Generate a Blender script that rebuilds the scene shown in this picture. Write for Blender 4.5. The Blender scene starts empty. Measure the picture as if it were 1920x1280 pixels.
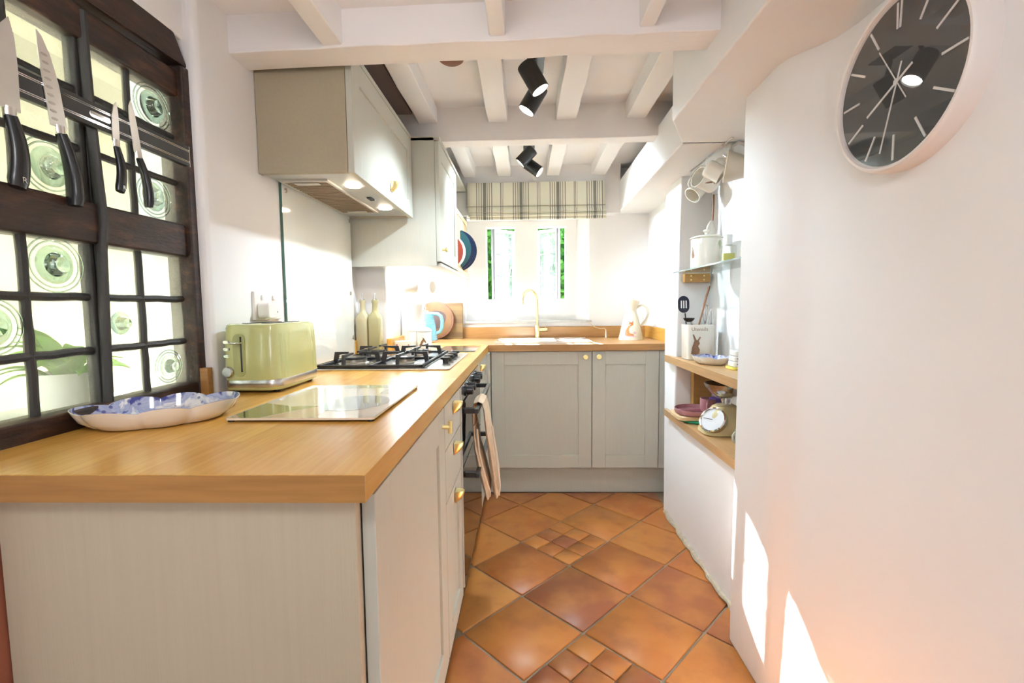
import bpy, bmesh, math, random
from mathutils import Vector, Matrix
random.seed(7)
PI = math.pi
C = bpy.context.scene.collection
SC = bpy.context.scene

# ------------------------------------------------------------------ camera
F_PX, YAW, PITCH, ROLL = 872.92, -.0291, -.0749, -.0109
cam_d = bpy.data.cameras.new('camera')
cam = bpy.data.objects.new('camera', cam_d); C.objects.link(cam)
cam_d.sensor_width = 36.0; cam_d.lens = F_PX * 36.0 / 1920.0
cam_d.clip_start = .02
_cy, _sy, _cp, _sp = math.cos(YAW), math.sin(YAW), math.cos(PITCH), math.sin(PITCH)
_f = Vector((_sy*_cp, _cy*_cp, _sp)); _r = Vector((_cy, -_sy, 0)); _u = _r.cross(_f)
_r2 = _r*math.cos(ROLL) + _u*math.sin(ROLL); _u2 = _u*math.cos(ROLL) - _r*math.sin(ROLL)
m = Matrix((_r2, _u2, -_f)).transposed().to_4x4(); m.translation = Vector((.2148, -.5975, 1.121))
cam.matrix_world = m
SC.camera = cam

# ------------------------------------------------------------------ world, sun, daylight, exposure
SC.view_settings.view_transform = 'Standard'; SC.view_settings.look = 'None'
SC.view_settings.gamma = 1.0; SC.view_settings.use_curve_mapping = False
SC.view_settings.exposure = 1.92
cy = SC.cycles
cy.max_bounces = 6; cy.diffuse_bounces = 4; cy.glossy_bounces = 3; cy.transmission_bounces = 5; cy.transparent_max_bounces = 8
cy.use_adaptive_sampling = True; cy.adaptive_threshold = .12
cy.caustics_reflective = False; cy.caustics_refractive = False; cy.sample_clamp_indirect = 6.0
w = bpy.data.worlds.new('sky'); SC.world = w; w.use_nodes = True
bg = w.node_tree.nodes['Background']; bg.inputs[0].default_value = (.86, .93, 1.0, 1); bg.inputs[1].default_value = 2.8

def light(name, kind, loc, direction, energy, color=(1, 1, 1), **kw):
    d = bpy.data.lights.new(name, kind); d.energy = energy; d.color = color
    for k, v in kw.items(): setattr(d, k, v)
    o = bpy.data.objects.new(name, d); C.objects.link(o); o.location = loc
    o.rotation_euler = Vector(direction).to_track_quat('-Z', 'Y').to_euler()
    return o
light('sun', 'SUN', (0, 6, 5), (.215, -1, -.57), 72.0, (1, .97, .93), angle=.009)
# unseen fill lights added behind the photographer: a panel and a soft point
light('rear_fill_panel', 'AREA', (.1, -2.52, 1.15), (0, 1, .02), 2.8, (.97, .97, 1), shape='RECTANGLE', size=.8, size_y=.6)
light('rear_fill_point', 'POINT', (.0, -.85, 1.76), (0, 0, -1), 3.9, (.97, .97, 1), shadow_soft_size=.12)

# ------------------------------------------------------------------ materials
MATS = {}
def nd(nt, t, **kw):
    n = nt.nodes.new(t)
    for k, v in kw.items(): setattr(n, k, v)
    return n
def mat(name, col, rough=.5, metal=0., var=0., vscale=6., bump=0., bscale=60., stretch=(1, 1, 1), coat=0., emit=None, spec=None, transl=0.):
    if name in MATS: return MATS[name]
    m = bpy.data.materials.new(name); m.use_nodes = True; nt = m.node_tree
    b = nt.nodes['Principled BSDF']
    b.inputs['Base Color'].default_value = (*col, 1); b.inputs['Roughness'].default_value = rough
    b.inputs['Metallic'].default_value = metal; b.inputs['Coat Weight'].default_value = coat
    b.inputs['Coat Roughness'].default_value = .06
    if spec is not None: b.inputs['Specular IOR Level'].default_value = spec
    tc = nd(nt, 'ShaderNodeTexCoord'); mp = nd(nt, 'ShaderNodeMapping'); mp.inputs['Scale'].default_value = stretch
    nt.links.new(tc.outputs['Object'], mp.inputs['Vector'])
    if var or bump == 0:
        n = nd(nt, 'ShaderNodeTexNoise'); n.inputs['Scale'].default_value = vscale; n.inputs['Detail'].default_value = 5
        nt.links.new(mp.outputs[0], n.inputs['Vector'])
        r = nd(nt, 'ShaderNodeMix', data_type='RGBA')
        v = max(var, .015)
        r.inputs[6].default_value = (*[max(0, c*(1-v)) for c in col], 1); r.inputs[7].default_value = (*[min(1, c*(1+v)) for c in col], 1)
        nt.links.new(n.outputs['Fac'], r.inputs[0]); nt.links.new(r.outputs[2], b.inputs['Base Color'])
    if bump:
        n2 = nd(nt, 'ShaderNodeTexNoise'); n2.inputs['Scale'].default_value = bscale; n2.inputs['Detail'].default_value = 4
        nt.links.new(mp.outputs[0], n2.inputs['Vector'])
        bp = nd(nt, 'ShaderNodeBump'); bp.inputs['Strength'].default_value = bump; bp.inputs['Distance'].default_value = .004
        nt.links.new(n2.outputs['Fac'], bp.inputs['Height']); nt.links.new(bp.outputs[0], b.inputs['Normal'])
    if emit:
        b.inputs['Emission Color'].default_value = (*emit[0], 1); b.inputs['Emission Strength'].default_value = emit[1]
    if transl: b.inputs['Subsurface Weight'].default_value = transl
    MATS[name] = m
    return m

PLASTER = mat('plaster', (.83, .81, .80), .75, var=.05, vscale=2.2, bump=.28, bscale=9)
PLASTER_FAR = mat('plaster_white', (.84, .83, .82), .7, var=.03, vscale=3, bump=.22, bscale=11)
CEILP = mat('ceiling_paint', (.86, .86, .87), .8, var=.04, vscale=3, bump=.15, bscale=20)
BEAMP = mat('beam_paint', (.86, .84, .83), .6, var=.05, vscale=5, bump=.5, bscale=14, stretch=(.35, 1.6, 1.6))
JOISTP = mat('joist_paint', (.87, .87, .875), .6, var=.05, vscale=5, bump=.45, bscale=14, stretch=(1.6, .35, 1.6))
SAGE = mat('sage_cabinet_paint', (.52, .515, .445), .42, var=.05, vscale=26, stretch=(6, 6, .35), bump=.05, bscale=90)
SAGE_WARMLIT = mat('grained_sage_warm_lit', (.475, .41, .30), .45, var=.07, vscale=14, stretch=(7, 7, .22), bump=.08, bscale=60)  # same sage paint with grain; the warm light on it is put into the colour
SAGE_IN = mat('cabinet_carcass_board', (.42, .39, .32), .5, var=.04)
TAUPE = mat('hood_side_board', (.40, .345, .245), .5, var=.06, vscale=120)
BRASS = mat('polished_brass', (.90, .78, .36), .32, 1.0)
GOLD = mat('brushed_gold', (.86, .72, .42), .25, 1.0)
STEEL = mat('stainless_steel', (.62, .61, .60), .26, 1.0, var=.06, vscale=30, stretch=(1, 8, 1))
CHROME = mat('chrome', (.82, .82, .82), .08, 1.0)
BLADE = mat('knife_steel', (.72, .69, .66), .3, 1.0, var=.05, vscale=40)
BLACKG = mat('black_glass', (.012, .012, .013), .04, spec=.6)
BLACKE = mat('black_enamel', (.02, .02, .022), .22)
CASTIRON = mat('cast_iron', (.028, .028, .03), .48, bump=.1, bscale=200)
BLACKPL = mat('black_plastic', (.015, .015, .016), .25)
BLACKSAT = mat('black_satin_metal', (.022, .021, .02), .38)
SAGEGREEN = mat('toaster_green', (.55, .57, .25), .2, coat=.5)
WHITECER = mat('white_ceramic', (.86, .85, .81), .12, coat=.4)
CREAMCER = mat('cream_ceramic', (.82, .78, .63), .2, coat=.3)
BONECER = mat('bone_china', (.84, .81, .72), .14, coat=.4)
OILCER = mat('oil_bottle_glaze', (.47, .42, .21), .22, coat=.3)
WHITEPL = mat('white_plastic', (.86, .84, .82), .3)
IVORY = mat('aged_white_plastic', (.80, .76, .71), .35)
TEAL = mat('teal_glaze', (.022, .085, .095), .15, coat=.4)
NAVY = mat('navy_glaze', (.008, .018, .05), .15, coat=.4)
CORAL = mat('coral_glaze', (.36, .06, .035), .2, coat=.3)
PINKCER = mat('mauve_plastic', (.40, .185, .205), .35)
GREENPL = mat('green_plastic', (.03, .42, .24), .35)
YELLOWCER = mat('yellow_glaze', (.85, .68, .12), .25, coat=.3)
BLUEKET = mat('kettle_blue', (.16, .42, .54), .25, coat=.4)
PURPLE = mat('purple_plastic', (.10, .06, .35), .3)
PALEWOOD = mat('pale_beech', (.72, .52, .29), .5, var=.12, vscale=14, stretch=(1, 6, 1))
DARKWOODSP = mat('brown_spoon_wood', (.23, .095, .04), .45, var=.2, vscale=30)
PANELWOOD = mat('bracket_oak', (.44, .23, .06), .45, var=.2, vscale=20, stretch=(1, 1, 6))
RUST = mat('red_brown_timber', (.32, .10, .055), .6, var=.2, vscale=12)
BROWNROSE = mat('brown_timber_disc', (.20, .075, .03), .6, var=.25, vscale=30)
GROUT = mat('grout', (.30, .245, .18), .9, var=.35, vscale=14)
STONE = mat('sill_stone', (.52, .51, .49), .7, var=.1, bump=.3)
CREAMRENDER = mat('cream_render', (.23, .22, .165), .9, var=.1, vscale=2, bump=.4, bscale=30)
PALEGROUND = mat('pale_paving', (.72, .71, .68), .85, var=.1)
LAWN = mat('lawn_green', (.10, .22, .04), .9, var=.4, vscale=8)
WHITEFRAME = mat('white_window_paint', (.86, .86, .85), .45)
GREYEDGE = mat('grey_casement_edge', (.07, .07, .085), .5)
LEAD = mat('lead_came', (.035, .032, .028), .55, bump=.4, bscale=80)
ROLL_W = mat('kitchen_paper', (.88, .88, .88), .9, bump=.2, bscale=120)
FABRIC = mat('oven_glove_linen', (.62, .47, .32), .9, var=.22, vscale=40, bump=.5, bscale=180)
PIPING = mat('glove_binding', (.70, .60, .47), .85, var=.1, bump=.4, bscale=160)
BROWNPRINT = mat('brown_print', (.22, .11, .05), .5, var=.4, vscale=90)
ORANGEPRINT = mat('fox_orange_print', (.62, .22, .07), .5, var=.35, vscale=70)
CREAMPRINT = mat('cream_print', (.85, .76, .58), .5, var=.1)
PINKPRINT = mat('pink_wash_print', (.78, .50, .55), .5, var=.2, vscale=60)
GREENPRINT = mat('green_wash_print', (.45, .50, .33), .5, var=.2, vscale=60)
DARKPRINT = mat('dark_print', (.05, .04, .035), .5)
BLUEPRINT = mat('blue_print', (.045, .06, .30), .3)
LENS = mat('lamp_lens', (1, 1, 1), .4, emit=((1, .93, .84), 14.0))
HOODLENS = mat('hood_lamp_lens', (1, 1, 1), .4, emit=((1, .80, .60), 12.0))
LED = mat('led_strip', (1, 1, 1), .4, emit=((.86, .94, 1), 8.0))

def glass_thin(name, tint=(1, 1, 1), dirt=.0, gloss=.06, dirtcol=(.8, .8, .75), wav=0.):
    m = bpy.data.materials.new(name); m.use_nodes = True; nt = m.node_tree
    for n in list(nt.nodes): nt.nodes.remove(n)
    out = nd(nt, 'ShaderNodeOutputMaterial'); tr = nd(nt, 'ShaderNodeBsdfTransparent'); tr.inputs[0].default_value = (*tint, 1)
    gl = nd(nt, 'ShaderNodeBsdfGlossy'); gl.inputs['Roughness'].default_value = gloss
    fr = nd(nt, 'ShaderNodeFresnel'); ge = nd(nt, 'ShaderNodeNewGeometry'); mi = nd(nt, 'ShaderNodeMix'); mi.inputs[2].default_value = 1.5; mi.inputs[3].default_value = 1/1.5
    nt.links.new(ge.outputs['Backfacing'], mi.inputs[0]); nt.links.new(mi.outputs[0], fr.inputs[0])      # thin sheet: same reflection from both faces
    if wav:
        nz = nd(nt, 'ShaderNodeTexNoise'); nz.inputs['Scale'].default_value = 28; bp = nd(nt, 'ShaderNodeBump'); bp.inputs['Strength'].default_value = wav
        bp.inputs['Distance'].default_value = .01
        nt.links.new(nz.outputs['Fac'], bp.inputs['Height']); nt.links.new(bp.outputs[0], gl.inputs['Normal'])
    mx = nd(nt, 'ShaderNodeMixShader'); nt.links.new(fr.outputs[0], mx.inputs[0]); nt.links.new(tr.outputs[0], mx.inputs[1]); nt.links.new(gl.outputs[0], mx.inputs[2])
    last = mx
    if dirt:
        df = nd(nt, 'ShaderNodeBsdfDiffuse'); df.inputs[0].default_value = (*dirtcol, 1)
        tl = nd(nt, 'ShaderNodeBsdfTranslucent'); tl.inputs[0].default_value = (*dirtcol, 1)
        ad = nd(nt, 'ShaderNodeMixShader'); ad.inputs[0].default_value = .7
        nt.links.new(df.outputs[0], ad.inputs[1]); nt.links.new(tl.outputs[0], ad.inputs[2])
        nz = nd(nt, 'ShaderNodeTexNoise'); nz.inputs['Scale'].default_value = 9; tc = nd(nt, 'ShaderNodeTexCoord'); nt.links.new(tc.outputs['Object'], nz.inputs['Vector'])
        mr = nd(nt, 'ShaderNodeMapRange'); mr.inputs['From Min'].default_value = .3; mr.inputs['From Max'].default_value = .7
        mr.inputs['To Min'].default_value = dirt*.5; mr.inputs['To Max'].default_value = dirt*1.5
        nt.links.new(nz.outputs['Fac'], mr.inputs['Value'])
        m2 = nd(nt, 'ShaderNodeMixShader'); nt.links.new(mr.outputs[0], m2.inputs[0]); nt.links.new(mx.outputs[0], m2.inputs[1]); nt.links.new(ad.outputs[0], m2.inputs[2]); last = m2
    nt.links.new(last.outputs[0], out.inputs[0])
    return m
PANE = glass_thin('old_leaded_glass', (.92, .94, .88), .16, .05, (.80, .80, .70), .25)
CLEARPANE = glass_thin('clear_window_glass', (.92, .98, 1.0), .008, .03, (.85, .93, 1.0))
SHELFGLASS = glass_thin('shelf_glass', (.90, .96, .95), 0, .02)
def glass_solid(name, col, rough=.02):
    m = bpy.data.materials.new(name); m.use_nodes = True; b = m.node_tree.nodes['Principled BSDF']
    b.inputs['Base Color'].default_value = (*col, 1); b.inputs['Transmission Weight'].default_value = 1; b.inputs['Roughness'].default_value = rough; b.inputs['IOR'].default_value = 1.48
    return m
BULLGLASS = glass_solid('green_bullseye_glass', (.60, .80, .72))
PERFUME = glass_thin('clear_bottle_glass', (.95, .97, .95), .03, .03)
OILLIQ = mat('yellow_green_liquid', (.62, .60, .16), .1)
SPLASH = mat('white_back_painted_glass', (.76, .78, .735), .05, coat=.6)
EDGEGREEN = mat('green_glass_edge', (.06, .14, .11), .1)

def wood_staves(name, axis, c1, c2, c3, stave=.045, length=.36, rough=.3, seed=0.):
    """strips of oak laid along one axis: brick pattern for the strips, stretched noise for the grain"""
    m = bpy.data.materials.new(name); m.use_nodes = True; nt = m.node_tree; b = nt.nodes['Principled BSDF']
    tc = nd(nt, 'ShaderNodeTexCoord'); mp = nd(nt, 'ShaderNodeMapping'); nt.links.new(tc.outputs['Object'], mp.inputs[0])
    mp.inputs['Location'].default_value = (seed, seed*.7, 0)
    if axis == 'y': mp.inputs['Rotation'].default_value = (0, 0, PI/2)
    if axis == 'xz': mp.inputs['Rotation'].default_value = (PI/2, 0, 0)
    br = nd(nt, 'ShaderNodeTexBrick'); br.offset = .37; br.inputs['Scale'].default_value = 1
    br.inputs['Brick Width'].default_value = length; br.inputs['Row Height'].default_value = stave; br.inputs['Mortar Size'].default_value = .0006
    br.inputs['Mortar'].default_value = (*[c*.75 for c in c1], 1); br.inputs['Color1'].default_value = (*c1, 1); br.inputs['Color2'].default_value = (*c2, 1); br.inputs['Bias'].default_value = -.1
    nt.links.new(mp.outputs[0], br.inputs['Vector'])
    m2 = nd(nt, 'ShaderNodeMapping'); m2.inputs['Scale'].default_value = (4, 70, 70); nt.links.new(mp.outputs[0], m2.inputs[0])
    nz = nd(nt, 'ShaderNodeTexNoise'); nz.inputs['Scale'].default_value = 1.6; nz.inputs['Detail'].default_value = 6; nz.inputs['Distortion'].default_value = .4
    nt.links.new(m2.outputs[0], nz.inputs['Vector'])
    rp = nd(nt, 'ShaderNodeMapRange'); rp.inputs['From Min'].default_value = .38; rp.inputs['From Max'].default_value = .72; nt.links.new(nz.outputs['Fac'], rp.inputs['Value'])
    rp.inputs['To Max'].default_value = .62
    mx = nd(nt, 'ShaderNodeMix', data_type='RGBA'); nt.links.new(rp.outputs[0], mx.inputs[0]); nt.links.new(br.outputs['Color'], mx.inputs[6]); mx.inputs[7].default_value = (*c3, 1)
    nt.links.new(mx.outputs[2], b.inputs['Base Color']); b.inputs['Roughness'].default_value = rough
    bp = nd(nt, 'ShaderNodeBump'); bp.inputs['Strength'].default_value = .05; nt.links.new(nz.outputs['Fac'], bp.inputs['Height']); nt.links.new(bp.outputs[0], b.inputs['Normal'])
    return m
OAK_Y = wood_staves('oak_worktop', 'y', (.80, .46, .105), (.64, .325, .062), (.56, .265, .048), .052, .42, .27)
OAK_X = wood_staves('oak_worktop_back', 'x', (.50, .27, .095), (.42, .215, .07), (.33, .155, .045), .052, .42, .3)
OAK_SHELF = wood_staves('oak_shelf', 'y', (.55, .33, .15), (.50, .29, .125), (.40, .22, .08), .3, 2.2, .33, .13)
ACACIA = wood_staves('acacia_board', 'xz', (.27, .165, .055), (.085, .036, .014), (.17, .09, .03), .031, .5, .5, .11)

def oak_beam(name):
    m = bpy.data.materials.new(name); m.use_nodes = True; nt = m.node_tree; b = nt.nodes['Principled BSDF']
    tc = nd(nt, 'ShaderNodeTexCoord'); mp = nd(nt, 'ShaderNodeMapping'); mp.inputs['Scale'].default_value = (9, 2.2, 9); nt.links.new(tc.outputs['Object'], mp.inputs[0])
    nz = nd(nt, 'ShaderNodeTexNoise'); nz.inputs['Scale'].default_value = 5; nz.inputs['Detail'].default_value = 9; nz.inputs['Roughness'].default_value = .65; nt.links.new(mp.outputs[0], nz.inputs['Vector'])
    cr = nd(nt, 'ShaderNodeValToRGB'); e = cr.color_ramp.elements
    e[0].position = .3; e[0].color = (.010, .005, .003, 1); e[1].position = .75; e[1].color = (.105, .04, .014, 1)
    x = cr.color_ramp.elements.new(.55); x.color = (.036, .014, .007, 1)
    nt.links.new(nz.outputs['Fac'], cr.inputs[0]); nt.links.new(cr.outputs[0], b.inputs['Base Color']); b.inputs['Roughness'].default_value = .5
    bp = nd(nt, 'ShaderNodeBump'); bp.inputs['Strength'].default_value = .6; bp.inputs['Distance'].default_value = .006; nt.links.new(nz.outputs['Fac'], bp.inputs['Height']); nt.links.new(bp.outputs[0], b.inputs['Normal'])
    return m
DARKOAK = oak_beam('dark_aged_oak')

def terracotta():
    m = bpy.data.materials.new('terracotta'); m.use_nodes = True; nt = m.node_tree; b = nt.nodes['Principled BSDF']
    oi = nd(nt, 'ShaderNodeObjectInfo'); cr = nd(nt, 'ShaderNodeValToRGB'); cr.color_ramp.interpolation = 'LINEAR'
    cols = [(0, (.38, .11, .022)), (.2, (.48, .17, .036)), (.4, (.52, .215, .045)), (.55, (.40, .115, .026)), (.7, (.27, .085, .036)), (.85, (.46, .15, .03)), (1, (.53, .23, .055))]
    el = cr.color_ramp.elements; el[0].position = 0; el[0].color = (*cols[0][1], 1); el[1].position = 1; el[1].color = (*cols[-1][1], 1)
    for p, c in cols[1:-1]: e = el.new(p); e.color = (*c, 1)
    nt.links.new(oi.outputs['Random'], cr.inputs[0])
    tc = nd(nt, 'ShaderNodeTexCoord'); ad = nd(nt, 'ShaderNodeVectorMath', operation='ADD'); nt.links.new(tc.outputs['Object'], ad.inputs[0])
    sc = nd(nt, 'ShaderNodeVectorMath', operation='SCALE'); nt.links.new(oi.outputs['Location'], sc.inputs[0]); sc.inputs['Scale'].default_value = 3.7; nt.links.new(sc.outputs[0], ad.inputs[1])
    nz = nd(nt, 'ShaderNodeTexNoise'); nz.inputs['Scale'].default_value = 6.0; nz.inputs['Detail'].default_value = 3; nt.links.new(ad.outputs[0], nz.inputs['Vector'])
    mr = nd(nt, 'ShaderNodeMapRange'); mr.inputs['From Min'].default_value = .42; mr.inputs['From Max'].default_value = .66; mr.inputs['To Max'].default_value = .5; nt.links.new(nz.outputs['Fac'], mr.inputs['Value'])
    mx = nd(nt, 'ShaderNodeMix', data_type='RGBA'); nt.links.new(mr.outputs[0], mx.inputs[0]); nt.links.new(cr.outputs[0], mx.inputs[6]); mx.inputs[7].default_value = (.56, .245, .055, 1)
    n2 = nd(nt, 'ShaderNodeTexNoise'); n2.inputs['Scale'].default_value = 9; n2.inputs['Detail'].default_value = 6; nt.links.new(ad.outputs[0], n2.inputs['Vector'])
    m3 = nd(nt, 'ShaderNodeMapRange'); m3.inputs['From Min'].default_value = .5; m3.inputs['From Max'].default_value = .75; m3.inputs['To Max'].default_value = .6; nt.links.new(n2.outputs['Fac'], m3.inputs['Value'])
    mz = nd(nt, 'ShaderNodeMix', data_type='RGBA'); nt.links.new(m3.outputs[0], mz.inputs[0]); nt.links.new(mx.outputs[2], mz.inputs[6]); mz.inputs[7].default_value = (.25, .075, .022, 1)
    nt.links.new(mz.outputs[2], b.inputs['Base Color']); b.inputs['Roughness'].default_value = .40
    bp = nd(nt, 'ShaderNodeBump'); bp.inputs['Strength'].default_value = .25; bp.inputs['Distance'].default_value = .004; nt.links.new(nz.outputs['Fac'], bp.inputs['Height']); nt.links.new(bp.outputs[0], b.inputs['Normal'])
    return m
TERRA = terracotta()

def blind_cloth():
    """cream cloth with woven grey stripes; the repeat is 0.244 m"""
    m = bpy.data.materials.new('striped_blind_cloth'); m.use_nodes = True; nt = m.node_tree; b = nt.nodes['Principled BSDF']
    tc = nd(nt, 'ShaderNodeTexCoord'); sx = nd(nt, 'ShaderNodeSeparateXYZ'); nt.links.new(tc.outputs['Object'], sx.inputs[0])
    a = nd(nt, 'ShaderNodeMath', operation='ADD'); a.inputs[1].default_value = .158 + .0075 + .2440; nt.links.new(sx.outputs['X'], a.inputs[0])
    d = nd(nt, 'ShaderNodeMath', operation='DIVIDE'); d.inputs[1].default_value = .244; nt.links.new(a.outputs[0], d.inputs[0])
    fr = nd(nt, 'ShaderNodeMath', operation='FRACT'); nt.links.new(d.outputs[0], fr.inputs[0])
    cr = nd(nt, 'ShaderNodeValToRGB'); cr.color_ramp.interpolation = 'CONSTANT'; el = cr.color_ramp.elements
    el[0].position = 0; el[0].color = (0, 0, 0, 1); el[1].position = .999; el[1].color = (0, 0, 0, 1)
    for c, wd in [(.26, .02), (.32, .02), (.385, .02), (.47, .085), (.545, .02), (.60, .02), (.67, .02), (.915, .018), (.955, .018), (.995, .008)]:
        e = el.new(max(.001, c - wd/2)); e.color = (1, 1, 1, 1)
        if c + wd/2 < .998: e = el.new(c + wd/2); e.color = (0, 0, 0, 1)
    nt.links.new(fr.outputs[0], cr.inputs[0])
    cz = nd(nt, 'ShaderNodeValToRGB'); cz.color_ramp.interpolation = 'CONSTANT'; el = cz.color_ramp.elements
    mz = nd(nt, 'ShaderNodeMapRange'); mz.inputs['From Min'].default_value = 1.66; mz.inputs['From Max'].default_value = 1.96; nt.links.new(sx.outputs['Z'], mz.inputs['Value'])
    el[0].position = 0; el[0].color = (0, 0, 0, 1); el[1].position = .999; el[1].color = (0, 0, 0, 1)
    for z, wd in [(1.7255, .003), (1.7345, .003), (1.7445, .004), (1.786, .004)]:
        p = (z - 1.66)/.30; h = wd/.60
        e = el.new(p-h); e.color = (.6, .6, .6, 1); e = el.new(p+h); e.color = (0, 0, 0, 1)
    nt.links.new(mz.outputs[0], cz.inputs[0])
    mxm = nd(nt, 'ShaderNodeMath', operation='MAXIMUM'); nt.links.new(cr.outputs[0], mxm.inputs[0]); nt.links.new(cz.outputs[0], mxm.inputs[1])
    mx = nd(nt, 'ShaderNodeMix', data_type='RGBA'); nt.links.new(mxm.outputs[0], mx.inputs[0]); mx.inputs[6].default_value = (.80, .775, .64, 1); mx.inputs[7].default_value = (.24, .235, .20, 1)
    nt.links.new(mx.outputs[2], b.inputs['Base Color']); b.inputs['Roughness'].default_value = .95
    nz = nd(nt, 'ShaderNodeTexNoise'); nz.inputs['Scale'].default_value = 300; bp = nd(nt, 'ShaderNodeBump'); bp.inputs['Strength'].default_value = .2; nt.links.new(nz.outputs['Fac'], bp.inputs['Height']); nt.links.new(bp.outputs[0], b.inputs['Normal'])
    return m
BLINDM = blind_cloth()

def blue_white():
    m = bpy.data.materials.new('blue_white_transferware'); m.use_nodes = True; nt = m.node_tree; b = nt.nodes['Principled BSDF']
    tc = nd(nt, 'ShaderNodeTexCoord'); vo = nd(nt, 'ShaderNodeTexVoronoi'); vo.inputs['Scale'].default_value = 55; nt.links.new(tc.outputs['Object'], vo.inputs['Vector'])
    nz = nd(nt, 'ShaderNodeTexNoise'); nz.inputs['Scale'].default_value = 16; nz.inputs['Detail'].default_value = 4; nz.inputs['Distortion'].default_value = 1.5; nt.links.new(tc.outputs['Object'], nz.inputs['Vector'])
    cr = nd(nt, 'ShaderNodeValToRGB'); el = cr.color_ramp.elements; el[0].position = .40; el[0].color = (.84, .82, .78, 1); el[1].position = .62; el[1].color = (.045, .055, .26, 1)
    e = el.new(.47); e.color = (.35, .39, .58, 1); e = el.new(.545); e.color = (.45, .48, .64, 1)
    nt.links.new(nz.outputs['Fac'], cr.inputs[0])
    mr = nd(nt, 'ShaderNodeMapRange'); mr.inputs['From Min'].default_value = .18; mr.inputs['From Max'].default_value = .26; mr.inputs['To Min'].default_value = .75; mr.inputs['To Max'].default_value = 0; nt.links.new(vo.outputs['Distance'], mr.inputs['Value'])
    n3 = nd(nt, 'ShaderNodeTexNoise'); n3.inputs['Scale'].default_value = 9; nt.links.new(tc.outputs['Object'], n3.inputs['Vector'])
    gt = nd(nt, 'ShaderNodeMath', operation='GREATER_THAN'); gt.inputs[1].default_value = .52; nt.links.new(n3.outputs['Fac'], gt.inputs[0])
    mu = nd(nt, 'ShaderNodeMath', operation='MULTIPLY'); nt.links.new(gt.outputs[0], mu.inputs[0]); nt.links.new(mr.outputs[0], mu.inputs[1])
    mx = nd(nt, 'ShaderNodeMix', data_type='RGBA'); nt.links.new(mu.outputs[0], mx.inputs[0]); nt.links.new(cr.outputs[0], mx.inputs[6]); mx.inputs[7].default_value = (.03, .04, .24, 1)
    nt.links.new(mx.outputs[2], b.inputs['Base Color']); b.inputs['Roughness'].default_value = .1; b.inputs['Coat Weight'].default_value = .5
    return m
BLUEWHITE = blue_white()

def leaf_mat(name, c1, c2):
    m = bpy.data.materials.new(name); m.use_nodes = True; nt = m.node_tree
    for n in list(nt.nodes): nt.nodes.remove(n)
    out = nd(nt, 'ShaderNodeOutputMaterial'); df = nd(nt, 'ShaderNodeBsdfDiffuse'); tl = nd(nt, 'ShaderNodeBsdfTranslucent'); mx = nd(nt, 'ShaderNodeMixShader'); mx.inputs[0].default_value = .4
    tc = nd(nt, 'ShaderNodeTexCoord'); nz = nd(nt, 'ShaderNodeTexNoise'); nz.inputs['Scale'].default_value = 5; nz.inputs['Detail'].default_value = 4; nt.links.new(tc.outputs['Object'], nz.inputs['Vector'])
    cr = nd(nt, 'ShaderNodeValToRGB'); cr.color_ramp.elements[0].position = .35; cr.color_ramp.elements[1].position = .65
    cr.color_ramp.elements[0].color = (*c1, 1); cr.color_ramp.elements[1].color = (*c2, 1); nt.links.new(nz.outputs['Fac'], cr.inputs[0])
    nt.links.new(cr.outputs[0], df.inputs[0]); nt.links.new(cr.outputs[0], tl.inputs[0]); nt.links.new(df.outputs[0], mx.inputs[1]); nt.links.new(tl.outputs[0], mx.inputs[2]); nt.links.new(mx.outputs[0], out.inputs[0])
    return m
HEDGELEAF = leaf_mat('hedge_leaf', (.010, .045, .012), (.055, .15, .028))
PLANTLEAF = leaf_mat('lime_leaf', (.16, .38, .05), (.30, .55, .12))

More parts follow.
